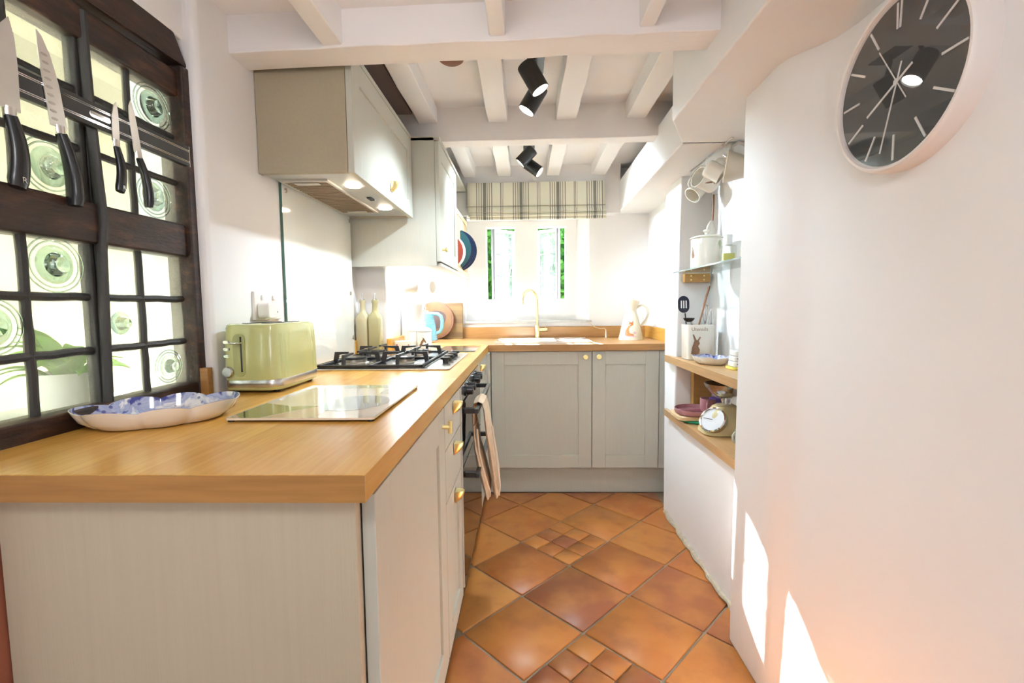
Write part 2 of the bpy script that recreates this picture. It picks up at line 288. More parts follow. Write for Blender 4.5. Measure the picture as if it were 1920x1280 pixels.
# ------------------------------------------------------------------ mesh helpers
class MB:
    def __init__(s): s.v = []; s.f = []
    def add(s, vs, fs):
        o = len(s.v); s.v += [tuple(v) for v in vs]; s.f += [tuple(i + o for i in f) for f in fs]; return s
    def box(s, x0, x1, y0, y1, z0, z1):
        return s.add([(x0, y0, z0), (x1, y0, z0), (x1, y1, z0), (x0, y1, z0), (x0, y0, z1), (x1, y0, z1), (x1, y1, z1), (x0, y1, z1)],
                     [(0, 3, 2, 1), (4, 5, 6, 7), (0, 1, 5, 4), (1, 2, 6, 5), (2, 3, 7, 6), (3, 0, 4, 7)])
    def hexa(s, bot, top):
        return s.add(list(bot) + list(top), [(0, 3, 2, 1), (4, 5, 6, 7), (0, 1, 5, 4), (1, 2, 6, 5), (2, 3, 7, 6), (3, 0, 4, 7)])
    def prism(s, poly, a, b, ax='z'):
        """2D polygon (ccw) extruded from a to b along an axis: z: (x,y); y: (x,z); x: (y,z)"""
        def P(p, t): return (p[0], p[1], t) if ax == 'z' else ((p[0], t, p[1]) if ax == 'y' else (t, p[0], p[1]))
        n = len(poly); vs = [P(p, a) for p in poly] + [P(p, b) for p in poly]
        fs = [tuple(range(n))[::-1], tuple(range(n, 2*n))] + [(i, (i+1) % n, n+(i+1) % n, n+i) for i in range(n)]
        return s.add(vs, fs)
    def lathe(s, prof, c=(0, 0, 0), n=32, axis='z', sx=1., sy=1., ring=False):
        if ring: prof = list(prof) + [prof[0]]
        vs = []; fs = []; m = len(prof)
        for r, z in prof:
            for k in range(n):
                a = 2*PI*k/n; p = (r*math.cos(a)*sx, r*math.sin(a)*sy, z)
                if axis == 'x': p = (p[2], p[0], p[1])
                elif axis == 'y': p = (p[0], p[2], p[1])
                vs.append((c[0]+p[0], c[1]+p[1], c[2]+p[2]))
        for j in range(m-1):
            for k in range(n): fs.append((j*n+k, j*n+(k+1) % n, (j+1)*n+(k+1) % n, (j+1)*n+k))
        if not ring and prof[0][0] > 1e-5: fs.append(tuple(range(n))[::-1])
        if not ring and prof[-1][0] > 1e-5: fs.append(tuple((m-1)*n+k for k in range(n)))
        return s.add(vs, fs)
    def cyl(s, p, q, r, n=16, r2=None):
        p, q = Vector(p), Vector(q); return s.tube([p, q], r, n, r2=r2)
    def tube(s, path, r, n=10, r2=None, closed=False, flat=1.):
        P = [Vector(p) for p in path]; L = len(P); vs = []; fs = []
        up = Vector((0, 0, 1))
        t0 = (P[1]-P[0]).normalized()
        if abs(t0.dot(up)) > .95: up = Vector((1, 0, 0))
        a = t0.cross(up).normalized()
        for i in range(L):
            t = (P[(i+1) % L]-P[i-1]) if closed else (P[min(i+1, L-1)]-P[max(i-1, 0)])
            t.normalize(); a = (a - t*a.dot(t)).normalized(); b = t.cross(a)
            rr = r if r2 is None else r + (r2-r)*i/(L-1)
            if callable(r): rr = r(i/(L-1))
            for k in range(n):
                an = 2*PI*k/n; vs.append(P[i] + a*math.cos(an)*rr + b*math.sin(an)*rr*flat)
        for i in range(L if closed else L-1):
            j = (i+1) % L
            for k in range(n): fs.append((i*n+k, i*n+(k+1) % n, j*n+(k+1) % n, j*n+k))
        if not closed: fs.append(tuple(range(n))[::-1]); fs.append(tuple((L-1)*n+k for k in range(n)))
        return s.add(vs, fs)
    def xf(s, fn): s.v = [tuple(fn(Vector(v))) for v in s.v]; return s
    def build(s, name, m, parent=None, smooth=False, bevel=0., seg=2, world=True, kind=None):
        me = bpy.data.meshes.new(name); me.from_pydata(s.v, [], s.f); me.update()
        bm = bmesh.new(); bm.from_mesh(me)
        bmesh.ops.recalc_face_normals(bm, faces=bm.faces)
        if bevel:
            es = [e for e in bm.edges if len(e.link_faces) == 2 and e.calc_face_angle(0) > .5]
            bmesh.ops.bevel(bm, geom=es, offset=bevel, segments=seg, affect='EDGES', profile=.6, clamp_overlap=True)
        bm.to_mesh(me); bm.free()
        if smooth or bevel:
            for p in me.polygons: p.use_smooth = True
            me.set_sharp_from_angle(angle=math.radians(38 if not bevel else 60))
        me.materials.append(m)
        o = bpy.data.objects.new(name, me); C.objects.link(o)
        if bevel:
            wn = o.modifiers.new('face_normals', 'WEIGHTED_NORMAL'); wn.keep_sharp = True; wn.weight = 100
        if parent:
            o.parent = parent
            if world: o.matrix_parent_inverse = base_matrix(parent).inverted()
        if kind: o['kind'] = kind
        return o
def base_matrix(o):
    m = Matrix.LocRotScale(o.location, o.rotation_euler, o.scale)
    return m if not o.parent else base_matrix(o.parent) @ o.matrix_parent_inverse @ m
def thing(name, label, cat, loc=(0, 0, 0), rz=0., group=None):
    o = bpy.data.objects.new(name, None); C.objects.link(o); o.empty_display_size = .03
    o.location = loc; o.rotation_euler = (0, 0, rz); return tag(o, label, cat, group)
def tag(o, label, cat, group=None):
    o['label'] = label; o['category'] = cat
    if group: o['group'] = group
    return o
def struct(name, b, m, parent=None, **kw):
    o = b.build(name, m, parent, **kw)
    if not parent: o['kind'] = 'structure'
    return o
def copy_tree(root, loc, rz, label):
    def cp(o, par):
        c = o.copy(); C.objects.link(c)
        if par: c.parent = par
        for ch in [x for x in o.children]: cp(ch, c)
        return c
    r = cp(root, None); r.location = loc; r.rotation_euler = (0, 0, rz); r['label'] = label
    return r
def inpoly(p, poly):
    r = False; n = len(poly)
    for i in range(n):
        x1, y1 = poly[i]; x2, y2 = poly[i-1]
        if (y1 > p[1]) != (y2 > p[1]) and p[0] < (x2-x1)*(p[1]-y1)/(y2-y1)+x1: r = not r
    return r
def decal(polys, fn, cell=.0012):
    """printed motif: small quads inside the outlines, laid on a curved surface by fn(u, v)"""
    b = MB()
    for poly in polys:
        u0, u1 = min(p[0] for p in poly), max(p[0] for p in poly); v0, v1 = min(p[1] for p in poly), max(p[1] for p in poly)
        nu, nv = max(1, int((u1-u0)/cell)), max(1, int((v1-v0)/cell))
        for i in range(nu):
            for j in range(nv):
                a, c = u0+(u1-u0)*i/nu, u0+(u1-u0)*(i+1)/nu; d, e = v0+(v1-v0)*j/nv, v0+(v1-v0)*(j+1)/nv
                if inpoly(((a+c)/2, (d+e)/2), poly): b.add([fn(a, d), fn(c, d), fn(c, e), fn(a, e)], [(0, 1, 2, 3)])
    return b
def ell(cx, cy, rx, ry, n=18, rot=0.):
    return [(cx + rx*math.cos(t)*math.cos(rot) - ry*math.sin(t)*math.sin(rot), cy + rx*math.cos(t)*math.sin(rot) + ry*math.sin(t)*math.cos(rot)) for t in [2*PI*k/n for k in range(n)]]
def text_part(body, size, fn, name, m, parent, world=True):
    cu = bpy.data.curves.new('lettering', 'FONT'); cu.body = body; cu.size = size; cu.align_x = 'CENTER'; cu.resolution_u = 3
    o = bpy.data.objects.new('lettering', cu); C.objects.link(o)
    me = o.to_mesh(); b = MB().add([fn(v.co.x, v.co.y) for v in me.vertices], [tuple(p.vertices) for p in me.polygons]); o.to_mesh_clear()
    bpy.data.objects.remove(o); bpy.data.curves.remove(cu)
    return b.build(name, m, parent, world=world)
def rrect(x0, x1, y0, y1, r, n=6):
    out = []
    for cx, cy, a0 in ((x1-r, y1-r, 0), (x0+r, y1-r, PI/2), (x0+r, y0+r, PI), (x1-r, y0+r, 3*PI/2)):
        for k in range(n+1): a = a0 + PI/2*k/n; out.append((cx+r*math.cos(a), cy+r*math.sin(a)))
    return out

# ================================================================== SETTING
# ---- floor with terracotta tiles laid on the diagonal
floor = struct('floor', MB().box(-1.0, 1.3, -2.7, 2.75, -.08, -.006), GROUT)
TS = .2943; PHI = -.7656; U = Vector((math.cos(PHI), math.sin(PHI))); V = Vector((U.y, -U.x)); O0 = Vector((.3884, 1.7646))
XMIN, XMAX, YMIN, YMAX = -.035, .985, -1.0, 2.14
def clip(poly):
    for ax, lim, sg in ((0, XMIN, 1), (0, XMAX, -1), (1, YMIN, 1), (1, YMAX, -1)):
        out = []
        for i in range(len(poly)):
            p, q = poly[i-1], poly[i]; dp, dq = sg*(p[ax]-lim), sg*(q[ax]-lim)
            if dp >= 0: out.append(p)
            if dp*dq < 0: t = dp/(dp-dq); out.append((p[0]+(q[0]-p[0])*t, p[1]+(q[1]-p[1])*t))
        poly = out
        if len(poly) < 3: return []
    return poly
tile_cache = {}
def add_tile(cx, cy, s, g):
    h = s/2 - g; c = Vector((cx, cy)); pts = [c + U*a*h + V*b_*h for a, b_ in ((-1, -1), (1, -1), (1, 1), (-1, 1))]
    pl = clip([(p.x, p.y) for p in pts])
    if not pl: return
    ar = abs(sum(pl[i-1][0]*pl[i][1]-pl[i][0]*pl[i-1][1] for i in range(len(pl))))/2
    if ar < .0006: return
    whole = ar > (2*h)**2*.999
    key = round(s, 3)
    if whole and key in tile_cache:
        o = bpy.data.objects.new('tile', tile_cache[key]); C.objects.link(o)
    else:
        b = MB().prism([(p[0]-cx, p[1]-cy) for p in pl], -.012, 0)
        o = b.build('tile', TERRA, bevel=.0025 if s > .15 else .0015, seg=1)
        if whole: tile_cache[key] = o.data
    o.location = (cx, cy, random.uniform(-.0008, .0008)); o.parent = floor
for i in range(-9, 12):
    for j in range(-6, 12):
        c = O0 + (U*(i+.5) + V*(j+.5))*TS
        if not (XMIN-.25 < c.x < XMAX+.25 and YMIN-.25 < c.y < YMAX+.25): continue
        if i % 2 == 0 and j % 2 == 0 and i == j:
            for a in range(3):
                for b_ in range(3):
                    p = c + (U*(a-1) + V*(b_-1))*(TS-.006)/3; add_tile(p.x, p.y, (TS-.006)/3, .0022)
        else: add_tile(c.x, c.y, TS, .0042)

# ---- left wall: plaster pier beyond the leaded window, the return behind the oil bottles, and the far stretch
TOP = 2.2
wl = MB()
wl.prism([(-.80, .592), (-.612, .588), (-.600, .60), (-.600, .95), (-.603, 1.3), (-.615, 1.60), (-.622, 1.70), (-.475, 1.705), (-.475, 2.70), (-.80, 2.70)], 0, TOP)
wl.box(-.80, -.64, -.3, .592, 0, .885)                 # below the window
wl.box(-.80, -.628, -.3, .60, 1.79, TOP)               # above the window
wl.box(-.80, -.62, -2.7, -.06, 0, TOP)                 # towards the photographer
struct('wall_left', wl, PLASTER, bevel=.008)
struct('trim_1', MB().box(-.64, -.537, -.03, .05, 0, .855), RUST, bevel=.003)     # red-brown timber beside the end panel

# ---- back wall with the window recess
wb = MB()
wb.box(-.80, -.21, 2.70, 3.0, 0, TOP); wb.box(.665, 1.3, 2.70, 3.0, 0, TOP)
wb.box(-.21, .665, 2.70, 3.0, 0, 1.005)
wb.box(-.21, .665, 2.70, 3.0, 1.735, TOP)
wb.prism([(.585, 2.80), (.665, 2.70), (.665, 2.80)], 1.005, 1.735)
# the window wall inside the recess with its two lights and the mullion
for x0, x1, z0, z1 in ((-.21, -.066, 1.005, 1.735), (.150, .302, 1.005, 1.735), (.514, .665, 1.005, 1.735), (-.066, .150, 1.005, 1.166), (-.066, .150, 1.692, 1.735), (.302, .514, 1.005, 1.166), (.302, .514, 1.692, 1.735)):
    wb.box(x0, x1, 2.80, 2.86, z0, z1)
struct('wall_back', wb, PLASTER_FAR)
struct('trim_2', MB().box(-.80, .86, 2.60, 2.702, 1.738, TOP), PLASTER_FAR, bevel=.004)            # deep lintel the blind hangs from
sill = MB(); xs = [-.212 + .893*k/24 for k in range(25)]
for a, c in zip(xs[:-1], xs[1:]):
    e = random.uniform(-.004, .003); sill.box(a, c-.0005, 2.680+e, 2.802, 1.005, 1.022+random.uniform(-.002, .0015))
struct('trim_3', sill, STONE)

# ---- right wall: clock wall, pier, alcove, low wall, far pillar
wr = MB()
def frust(bp, tp, z0, z1): 
    n = len(bp); wr.add([(x, y, z0) for x, y in bp] + [(x, y, z1) for x, y in tp], [tuple(range(n))[::-1], tuple(range(n, 2*n))] + [(i, (i+1) % n, n+(i+1) % n, n+i) for i in range(n)])
frust([(.905, -2.7), (1.3, -2.7), (1.3, .905), (.887, .905), (.886, .83), (.885, .715), (.885, .680), (.886, .650), (.888, .622), (.889, .585), (.890, .53)],
      [(.980, -2.7), (1.3, -2.7), (1.3, .915), (.900, .915), (.897, .83), (.893, .715), (.900, .680), (.918, .650), (.940, .622), (.962, .585), (.974, .53)], 0, 1.76)
wr.box(1.145, 1.3, .90, 1.80, 0, 1.76)
frust([(.966, .90), (1.15, .90), (1.15, 1.80), (.964, 1.80)], [(.968, .90), (1.15, .90), (1.15, 1.80), (.968, 1.80)], 0, .537)
frust([(.963, 1.77), (1.3, 1.77), (1.3, 1.905), (.962, 1.905)], [(.992, 1.785), (1.3, 1.785), (1.3, 2.05), (.995, 2.05)], 0, 1.76)
wr.box(1.072, 1.3, 1.88, 2.72, 0, 1.76)
struct('wall_right', wr, PLASTER_FAR, bevel=.010)
# broken plaster line at the foot of the low wall
b = MB(); path = []
for k in range(24):
    path.append((.960+random.uniform(-.005, .004), 1.88-.96*k/23, .004+random.uniform(0, .01)))
struct('trim_4', b.tube(path, lambda t: .006+.005*abs(math.sin(t*31))+.004*abs(math.sin(t*57)), 7), mat('crumbled_plaster', (.50, .44, .33), .9, var=.4, vscale=40, bump=.8, bscale=50))

# ---- boxed soffit along the right side
so = MB()
so.prism([(.731, -2.7), (1.3, -2.7), (1.3, 1.31), (.838, 1.31), (.728, 1.075)], 1.752, TOP)
so.prism([(.837, 1.29), (1.3, 1.29), (1.3, 2.70), (.855, 2.70)], 1.752, 1.955)
so.box(1.22, 1.3, 1.29, 2.70, 1.955, TOP)
struct('trim_5', so, PLASTER_FAR, bevel=.006)

# ---- ceilings, beams and joists
ce = MB(); ce.box(-.8, 1.3, -2.7, .76, 1.93, TOP); ce.box(-.8, 1.3, .76, 2.72, 2.062, TOP+.02)
ceiling = struct('ceiling', ce, CEILP)
def rough_beam(pts_a, pts_b, n, jit, name, m):
    """a hewn timber: a four-cornered section carried from one end to the other with slight unevenness"""
    vs = []; fs = []
    for k in range(n+1):
        t = k/n
        for a, c in zip(pts_a, pts_b):
            j = jit if 0 < k < n else 0
            vs.append(tuple(a[i]+(c[i]-a[i])*t + random.uniform(-j, j) for i in range(3)))
    for k in range(n):
        for q in range(4): fs.append((k*4+q, k*4+(q+1) % 4, (k+1)*4+(q+1) % 4, (k+1)*4+q))
    fs += [(3, 2, 1, 0), tuple(n*4+q for q in range(4))]
    return struct(name, MB().add(vs, fs), m, ceiling, bevel=.004, seg=1)
def beam_x(x0, y0, x1, y1, w, zb0, zb1, zt, n=16, jit=.0022, m=None):
    rough_beam([(x0, y0, zb0), (x0, y0+w, zb0), (x0, y0+w, zt), (x0, y0, zt)], [(x1, y1, zb1), (x1, y1+w, zb1), (x1, y1+w, zt), (x1, y1, zt)], n, jit, 'beam', m or BEAMP)
beam_x(-.63, .727, .76, .682, .097, 1.828, 1.832, 2.09)
beam_x(-.60, 1.682, .93, 1.655, .085, 1.906, 1.906, 2.09)
def joist(x0, x1, y0, y1, zb, zt, jit=.0025, n=7):
    rough_beam([(x0, y0, zb), (x1, y0, zb), (x1, y0, zt), (x0, y0, zt)], [(x0, y1, zb), (x1, y1, zb), (x1, y1, zt), (x0, y1, zt)], n, jit, 'joist', JOISTP)
for x0, x1, z in ((-.335, -.277, 1.838), (.124, .168, 1.842), (.520, .562, 1.848)): joist(x0, x1, -2.6, .735, z, 1.95, .0015, 20)
for x0, x1 in ((-.285, -.195), (.048, .140), (.367, .460), (.690, .785)): joist(x0, x1, .79, 1.70, 1.990, 2.085)
for x0, x1 in ((-.19, -.11), (.040, .128), (.366, .450), (.665, .757)): joist(x0, x1, 1.73, 2.62, 1.990, 2.085)
# brown-grey board: shade of the ceiling above the hood put into colour
struct('trim_6', MB().box(-.60, -.31, .86, 1.66, 2.03, 2.062), mat('ceiling_shade_tone', (.20, .155, .145), .8, var=.15))

# ---- room behind the photographer
rw = MB().box(-.8, 1.3, -2.75, -2.62, 0, TOP)
struct('wall_rear', rw, PLASTER)

# ---- left leaded window in its oak frame
COLS = [(.088, .186), (.200, .308), (.336, .431), (.446, .561)]
ROWS = [(.940, 1.034), (1.050, 1.141), (1.156, 1.251), (1.337, 1.430), (1.446, 1.542), (1.556, 1.642)]
XG = -.657
win = bpy.data.objects.new('window_1', None); C.objects.link(win); win.location = (XG, .32, .90); win['kind'] = 'structure'
fm = MB().box(XG-.03, XG+.030, -.06, .605, .896, .936); fm.build('sill_rail', DARKOAK, win, bevel=.004)
MB().box(XG-.03, XG+.024, -.06, .605, 1.254, 1.334).build('transom', DARKOAK, win, bevel=.006)
MB().box(XG-.03, XG+.022, -.06, .605, 1.645, 1.708).build('head_rail', DARKOAK, win, bevel=.006)
MB().hexa([(XG-.04, -.06, 1.708), (XG+.034, -.06, 1.708), (XG+.034, .595, 1.722), (XG-.04, .595, 1.722)], [(XG-.04, -.06, 1.80), (XG+.026, -.06, 1.80), (XG+.026, .560, 1.80), (XG-.04, .560, 1.80)]).build('lintel', DARKOAK, win, bevel=.008)
MB().hexa([(XG-.03, .564, .90), (XG+.036, .564, .90), (XG+.036, .603, .90), (XG-.03, .603, .90)], [(XG-.03, .564, 1.72), (XG+.036, .566, 1.72), (XG+.036, .600, 1.72), (XG-.03, .600, 1.72)]).build('jamb', DARKOAK, win, bevel=.005)
MB().box(XG-.03, XG+.02, -.06, .072, .92, 1.70).build('jamb', DARKOAK, win, bevel=.004)
# opening bars between the two lights
MB().tube([(XG+.016, .324, 1.70), (XG+.019, .325, 1.5), (XG+.024, .327, 1.36), (XG+.026, .329, 1.30), (XG+.022, .325, 1.24), (XG+.020, .322, 1.1), (XG+.016, .320, .93)], .0085, 10, flat=1.3).build('iron_bar', LEAD, win, smooth=True)
MB().box(XG-.012, XG+.012, .309, .320, .93, 1.66).build('casement_stile', LEAD, win, bevel=.003)
MB().box(XG-.012, XG+.012, .322, .334, .93, 1.66).build('casement_stile', LEAD, win, bevel=.003)
def lead(p, q, r):
    n = 9; P, Q = Vector(p), Vector(q); path = [P.lerp(Q, k/n) + Vector((0, random.uniform(-.0012, .0012), random.uniform(-.0012, .0012))) for k in range(n+1)]
    MB().tube(path, r, 8).build('lead_bar', LEAD, win, smooth=True)
for y in (.193, .4385): 
    lead((XG, y, .935), (XG, y, 1.255), .0078); lead((XG, y, 1.334), (XG, y, 1.648), .0072)
for z in (1.042, 1.1485, 1.438, 1.549):
    lead((XG, .07, z), (XG, .312, z), .0080); lead((XG, .330, z), (XG, .566, z), .0078)
BULLS = {(1, 3): .036, (3, 3): .034, (1, 2): .036, (2, 1): .025, (3, 0): .028, (0, 1): .034, (3, 5): .036}
for ci, (y0, y1) in enumerate(COLS):
    for ri, (z0, z1) in enumerate(ROWS):
        pn = MB().box(XG-.0015, XG+.0015, y0-.006, y1+.006, z0-.006, z1+.006).build('pane', PANE, win)
        if (ci, ri) in BULLS:
            r = BULLS[(ci, ri)]; cy = (y0+y1)/2 + random.uniform(-.008, .008); cz = (z0+z1)/2 + random.uniform(-.006, .006)
            MB().lathe([(r, .0015), (r*.86, .0035), (r*.62, .0045), (r*.54, .009), (r*.50, .014), (r*.40, .0185), (r*.2, .0165), (0, .013)], (XG, cy, cz), 28, 'x').build('bullseye', BULLGLASS, pn, smooth=True)
            if r > .027:
                for rr in (1.25, 1.48):
                    MB().tube([(XG+.0022, cy+r*rr*math.cos(t), cz+r*rr*math.sin(t)*.95) for t in [2*PI*k/28 for k in range(28)]], .0014, 6, closed=True).build('swirl_ring', BULLGLASS, pn, smooth=True)

# ---- back window: two little casements standing open outwards
w2 = bpy.data.objects.new('window_2', None); C.objects.link(w2); w2.location = (.22, 2.83, 1.166); w2['kind'] = 'structure'
for x0, x1 in ((-.066, .150), (.302, .514)):
    fr = MB()
    for a in ((x0, x0+.008, 1.166, 1.692), (x1-.008, x1, 1.166, 1.692), (x0+.008, x1-.008, 1.166, 1.174), (x0+.008, x1-.008, 1.684, 1.692)): fr.box(a[0], a[1], 2.812, 2.845, a[2], a[3])
    fr.build('frame', WHITEFRAME, w2)
def casement(hx, sg):
    """sg +1: hinge on the left, free end to the right and away"""
    dirv = Vector((.149*sg, .113, 0)).normalized(); nrm = Vector((dirv.y, -dirv.x, 0)); L = .187; Z0, Z1 = 1.170, 1.684
    org = Vector((hx, 2.80+.048, 0))
    def T(v): return org + dirv*v.x + nrm*v.y + Vector((0, 0, v.z))
    sash = MB()
    for a in ((0, .016, Z0, Z1), (L-.016, L, Z0, Z1), (.016, L-.016, Z0, Z0+.02), (.016, L-.016, Z1-.02, Z1)): sash.box(a[0], a[1], -.010, .010, a[2], a[3])
    s_ = sash.xf(T).build('casement', WHITEFRAME, w2, bevel=.0015)
    MB().box(-.008, .0, -.018, .014, Z0, Z1).xf(T).build('casement_edge', GREYEDGE, s_)
    mid = L/2; zs = [Z0+.02, Z0+.02+(Z1-Z0-.04)/3, Z0+.02+2*(Z1-Z0-.04)/3, Z1-.02]
    MB().box(mid-.0035, mid+.0035, -.004, .004, Z0+.02, Z1-.02).xf(T).build('glazing_bar', GREYEDGE, s_)
    for z in zs[1:-1]: MB().box(.016, L-.016, -.004, .004, z-.003, z+.003).xf(T).build('glazing_bar', GREYEDGE, s_)
    for x0, x1 in ((.016, mid), (mid, L-.016)):
        for z0, z1 in zip(zs[:-1], zs[1:]): MB().box(x0, x1, -.001, .001, z0, z1).xf(T).build('pane', CLEARPANE, s_)
    h = MB().tube([T(Vector((L-.008, -.010, 1.42))), T(Vector((L-.008, -.034, 1.42))), T(Vector((L+.006, -.040, 1.418)))], .004, 8)
    h.tube([T(Vector((L-.008, -.036, 1.42))), T(Vector((L-.012, -.042, 1.39))), T(Vector((L-.018, -.040, 1.355)))], .0042, 8, r2=.002)
    h.build('handle', STONE, s_, smooth=True)
casement(-.013, 1); casement(.459, -1)

# ================================================================== FITTED KITCHEN
def shaker(name, u0, u1, z0, z1, mapf, parent, m=SAGE, rail=.078, thick=.020, rec=.007):
    """framed door: four rails and a recessed panel; mapf(u, d, z): d is depth towards the viewer"""
    b = MB()
    def bx(a0, a1, c0, c1, d0, d1): 
        vs = [mapf(a, d, z) for z in (c0, c1) for a, d in ((a0, d0), (a1, d0), (a1, d1), (a0, d1))]
        b.add(vs, [(0, 3, 2, 1), (4, 5, 6, 7), (0, 1, 5, 4), (1, 2, 6, 5), (2, 3, 7, 6), (3, 0, 4, 7)])
    bx(u0, u0+rail, z0, z1, 0, thick); bx(u1-rail, u1, z0, z1, 0, thick); bx(u0+rail, u1-rail, z0, z0+rail, 0, thick); bx(u0+rail, u1-rail, z1-rail, z1, 0, thick)
    d = b.build(name, m, parent, bevel=.0014, seg=1)
    b = MB(); bx(u0+rail-.004, u1-rail+.004, z0+rail-.004, z1-rail+.004, .002, thick-rec); b.build('panel', m, d)
    return d
def cup_handle(parent, pos, out, along, s=1.):
    """half-moon brass cup pull: wide lip on top, tapering down"""
    o, a = Vector(out), Vector(along); p = Vector(pos); b = MB(); prof = []
    vs = []; fs = []; N, Mr = 12, 6
    for i in range(Mr+1):
        t = i/Mr
        for k in range(N+1):
            th = PI*k/N; wv = math.cos(th)*.017*s*(1-.30*t*t); dp = math.sin(th)*.026*s*math.sin(PI*(.5+.5*t))**.6 if i < Mr else 0
            vs.append(p + a*wv + o*(dp+.001) + Vector((0, 0, (.014-.034*t)*s)))
    for i in range(Mr):
        for k in range(N): q = i*(N+1)+k; fs.append((q, q+1, q+N+2, q+N+1))
    fs.append(tuple(range(N+1)))
    fs.append(tuple([i*(N+1) for i in range(Mr+1)] + [Mr*(N+1)+k for k in range(1, N)] + [i*(N+1)+N for i in range(Mr, -1, -1)]))
    return b.add(vs, fs).build('cup_handle', BRASS, parent, smooth=True)
def round_knob(parent, pos, out, r=.0145):
    ax = 'x' if abs(out[0]) > .5 else 'y'; sg = out[0] if ax == 'x' else out[1]
    return MB().lathe([(.006, 0), (.006, .014*sg), (r*.9, .017*sg), (r, .020*sg), (r, .025*sg), (r*.86, .027*sg), (0, .027*sg)], pos, 24, ax).build('knob', BRASS, parent, smooth=True)
mx_left = lambda u, d, z: (-.022+d, u, z)
mx_back = lambda u, d, z: (u, 2.117-d, z)

# worktop: one L with the hole for the sink
wt = thing('worktop', 'oak block worktop running in an L from the leaded window to the sink', 'worktop', (-.3, .9, .862))
t = MB(); t.prism([(-.655, 0), (0, 0), (0, 2.10), (-.475, 2.10), (-.475, 1.70), (-.60, 1.70), (-.60, .59), (-.655, .59)], .862, .900)
t.build('left_run', OAK_Y, wt, bevel=.0012, seg=1)
MB().box(-.655, 0, -.0015, 0, .8625, .8995).build('edge_band', wood_staves('oak_edge_band', 'x', (.40, .195, .05), (.36, .17, .042), (.26, .115, .026), .2, 3., .4, .21), wt)
SX0, SX1, SY0, SY1 = .045, .60, 2.175, 2.56
t = MB()
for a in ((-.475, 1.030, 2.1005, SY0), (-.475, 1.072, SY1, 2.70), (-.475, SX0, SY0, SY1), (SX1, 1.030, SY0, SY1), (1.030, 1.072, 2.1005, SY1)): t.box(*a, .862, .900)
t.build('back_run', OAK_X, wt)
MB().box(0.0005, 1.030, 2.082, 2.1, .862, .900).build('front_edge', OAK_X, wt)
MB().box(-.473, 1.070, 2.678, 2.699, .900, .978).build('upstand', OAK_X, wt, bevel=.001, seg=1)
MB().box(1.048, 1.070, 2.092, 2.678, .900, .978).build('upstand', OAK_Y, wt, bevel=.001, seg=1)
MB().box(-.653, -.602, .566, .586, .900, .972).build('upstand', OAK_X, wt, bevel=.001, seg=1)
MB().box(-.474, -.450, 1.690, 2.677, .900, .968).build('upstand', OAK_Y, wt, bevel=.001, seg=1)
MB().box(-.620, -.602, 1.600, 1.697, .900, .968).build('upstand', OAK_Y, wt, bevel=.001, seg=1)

# end unit with door
eu = thing('base_cabinet', 'sage base cabinet with plain end panel nearest the camera', 'cabinet', (-.3, .3, 0))
MB().box(-.535, -.022, .020, .038, 0, .860).build('end_panel', SAGE_WARMLIT, eu, bevel=.001, seg=1)
MB().box(-.60, -.024, .0385, .612, .148, .858).build('carcass', SAGE_IN, eu)
d = shaker('door', .042, .610, .152, .857, mx_left, eu)
kb = MB().cyl((-.002, .582, .812), (.018, .582, .812), .0055, 14); kb.cyl((.018, .582, .796), (.018, .582, .828), .0055, 14); kb.build('bar_knob', BRASS, d, smooth=True)
# drawer unit
du = thing('drawer_unit', 'sage three-drawer unit between the end door and the oven', 'drawers', (-.3, .76, 0))
MB().box(-.60, -.024, .614, .905, .148, .858).build('carcass', SAGE_IN, du)
for z0, z1 in ((.737, .857), (.592, .733)):
    dr = MB().box(-.022, -.002, .616, .903, z0, z1).build('drawer', SAGE, du, bevel=.0012, seg=1); cup_handle(dr, (-.001, .765, z1-.030), (1, 0, 0), (0, 1, 0), 1.05)
dr = shaker('drawer', .616, .903, .152, .588, mx_left, du, rail=.06); cup_handle(dr, (-.001, .765, .556), (1, 0, 0), (0, 1, 0), 1.05)
# oven
ov = thing('double_oven', 'black built-in double oven with bar handles under the hob', 'oven', (-.3, 1.21, .15))
MB().box(-.58, -.012, .912, 1.518, .175, .858).build('body', BLACKE, ov)
cp = MB().box(-.012, .0, .912, 1.518, .802, .857).build('control_panel', STEEL, ov, bevel=.001, seg=1)
for y in (1.02, 1.10, 1.27, 1.36):
    MB().lathe([(.021, 0), (.021, .006), (.017, .008), (.016, .028), (.013, .030), (0, .030)], (.0, y, .830), 24, 'x').build('knob', BLACKPL, cp, smooth=True)
def ovendoor(z0, z1, hz):
    od = MB().box(-.011, .004, .914, 1.516, z0, z1).build('oven_door', BLACKG, ov, bevel=.001, seg=1)
    h = MB().box(.040, .054, .945, 1.487, hz-.008, hz+.008); h.build('handle', BLACKSAT, od, bevel=.002)
    for y in (.950, 1.462): MB().box(.004, .042, y, y+.020, hz-.009, hz+.009).build('handle_bracket', BLACKSAT, od, bevel=.002)
ovendoor(.590, .798, .770); ovendoor(.180, .585, .548)
MB().box(-.010, .0035, .9065, .911, .175, .857).build('side_trim', CHROME, ov)
# corner unit
cu_ = thing('corner_cabinet', 'narrow sage corner cabinet between the oven and the sink unit', 'cabinet', (-.3, 1.8, 0))
MB().box(-.46, -.024, 1.522, 2.115, .148, .858).build('carcass', SAGE_IN, cu_)
d = shaker('door', 1.524, 2.02, .152, .857, mx_left, cu_); cup_handle(d, (-.001, 1.60, .832), (1, 0, 0), (0, 1, 0), 1.0)
MB().box(-.022, .010, 2.022, 2.115, .148, .858).build('corner_post', SAGE, cu_)
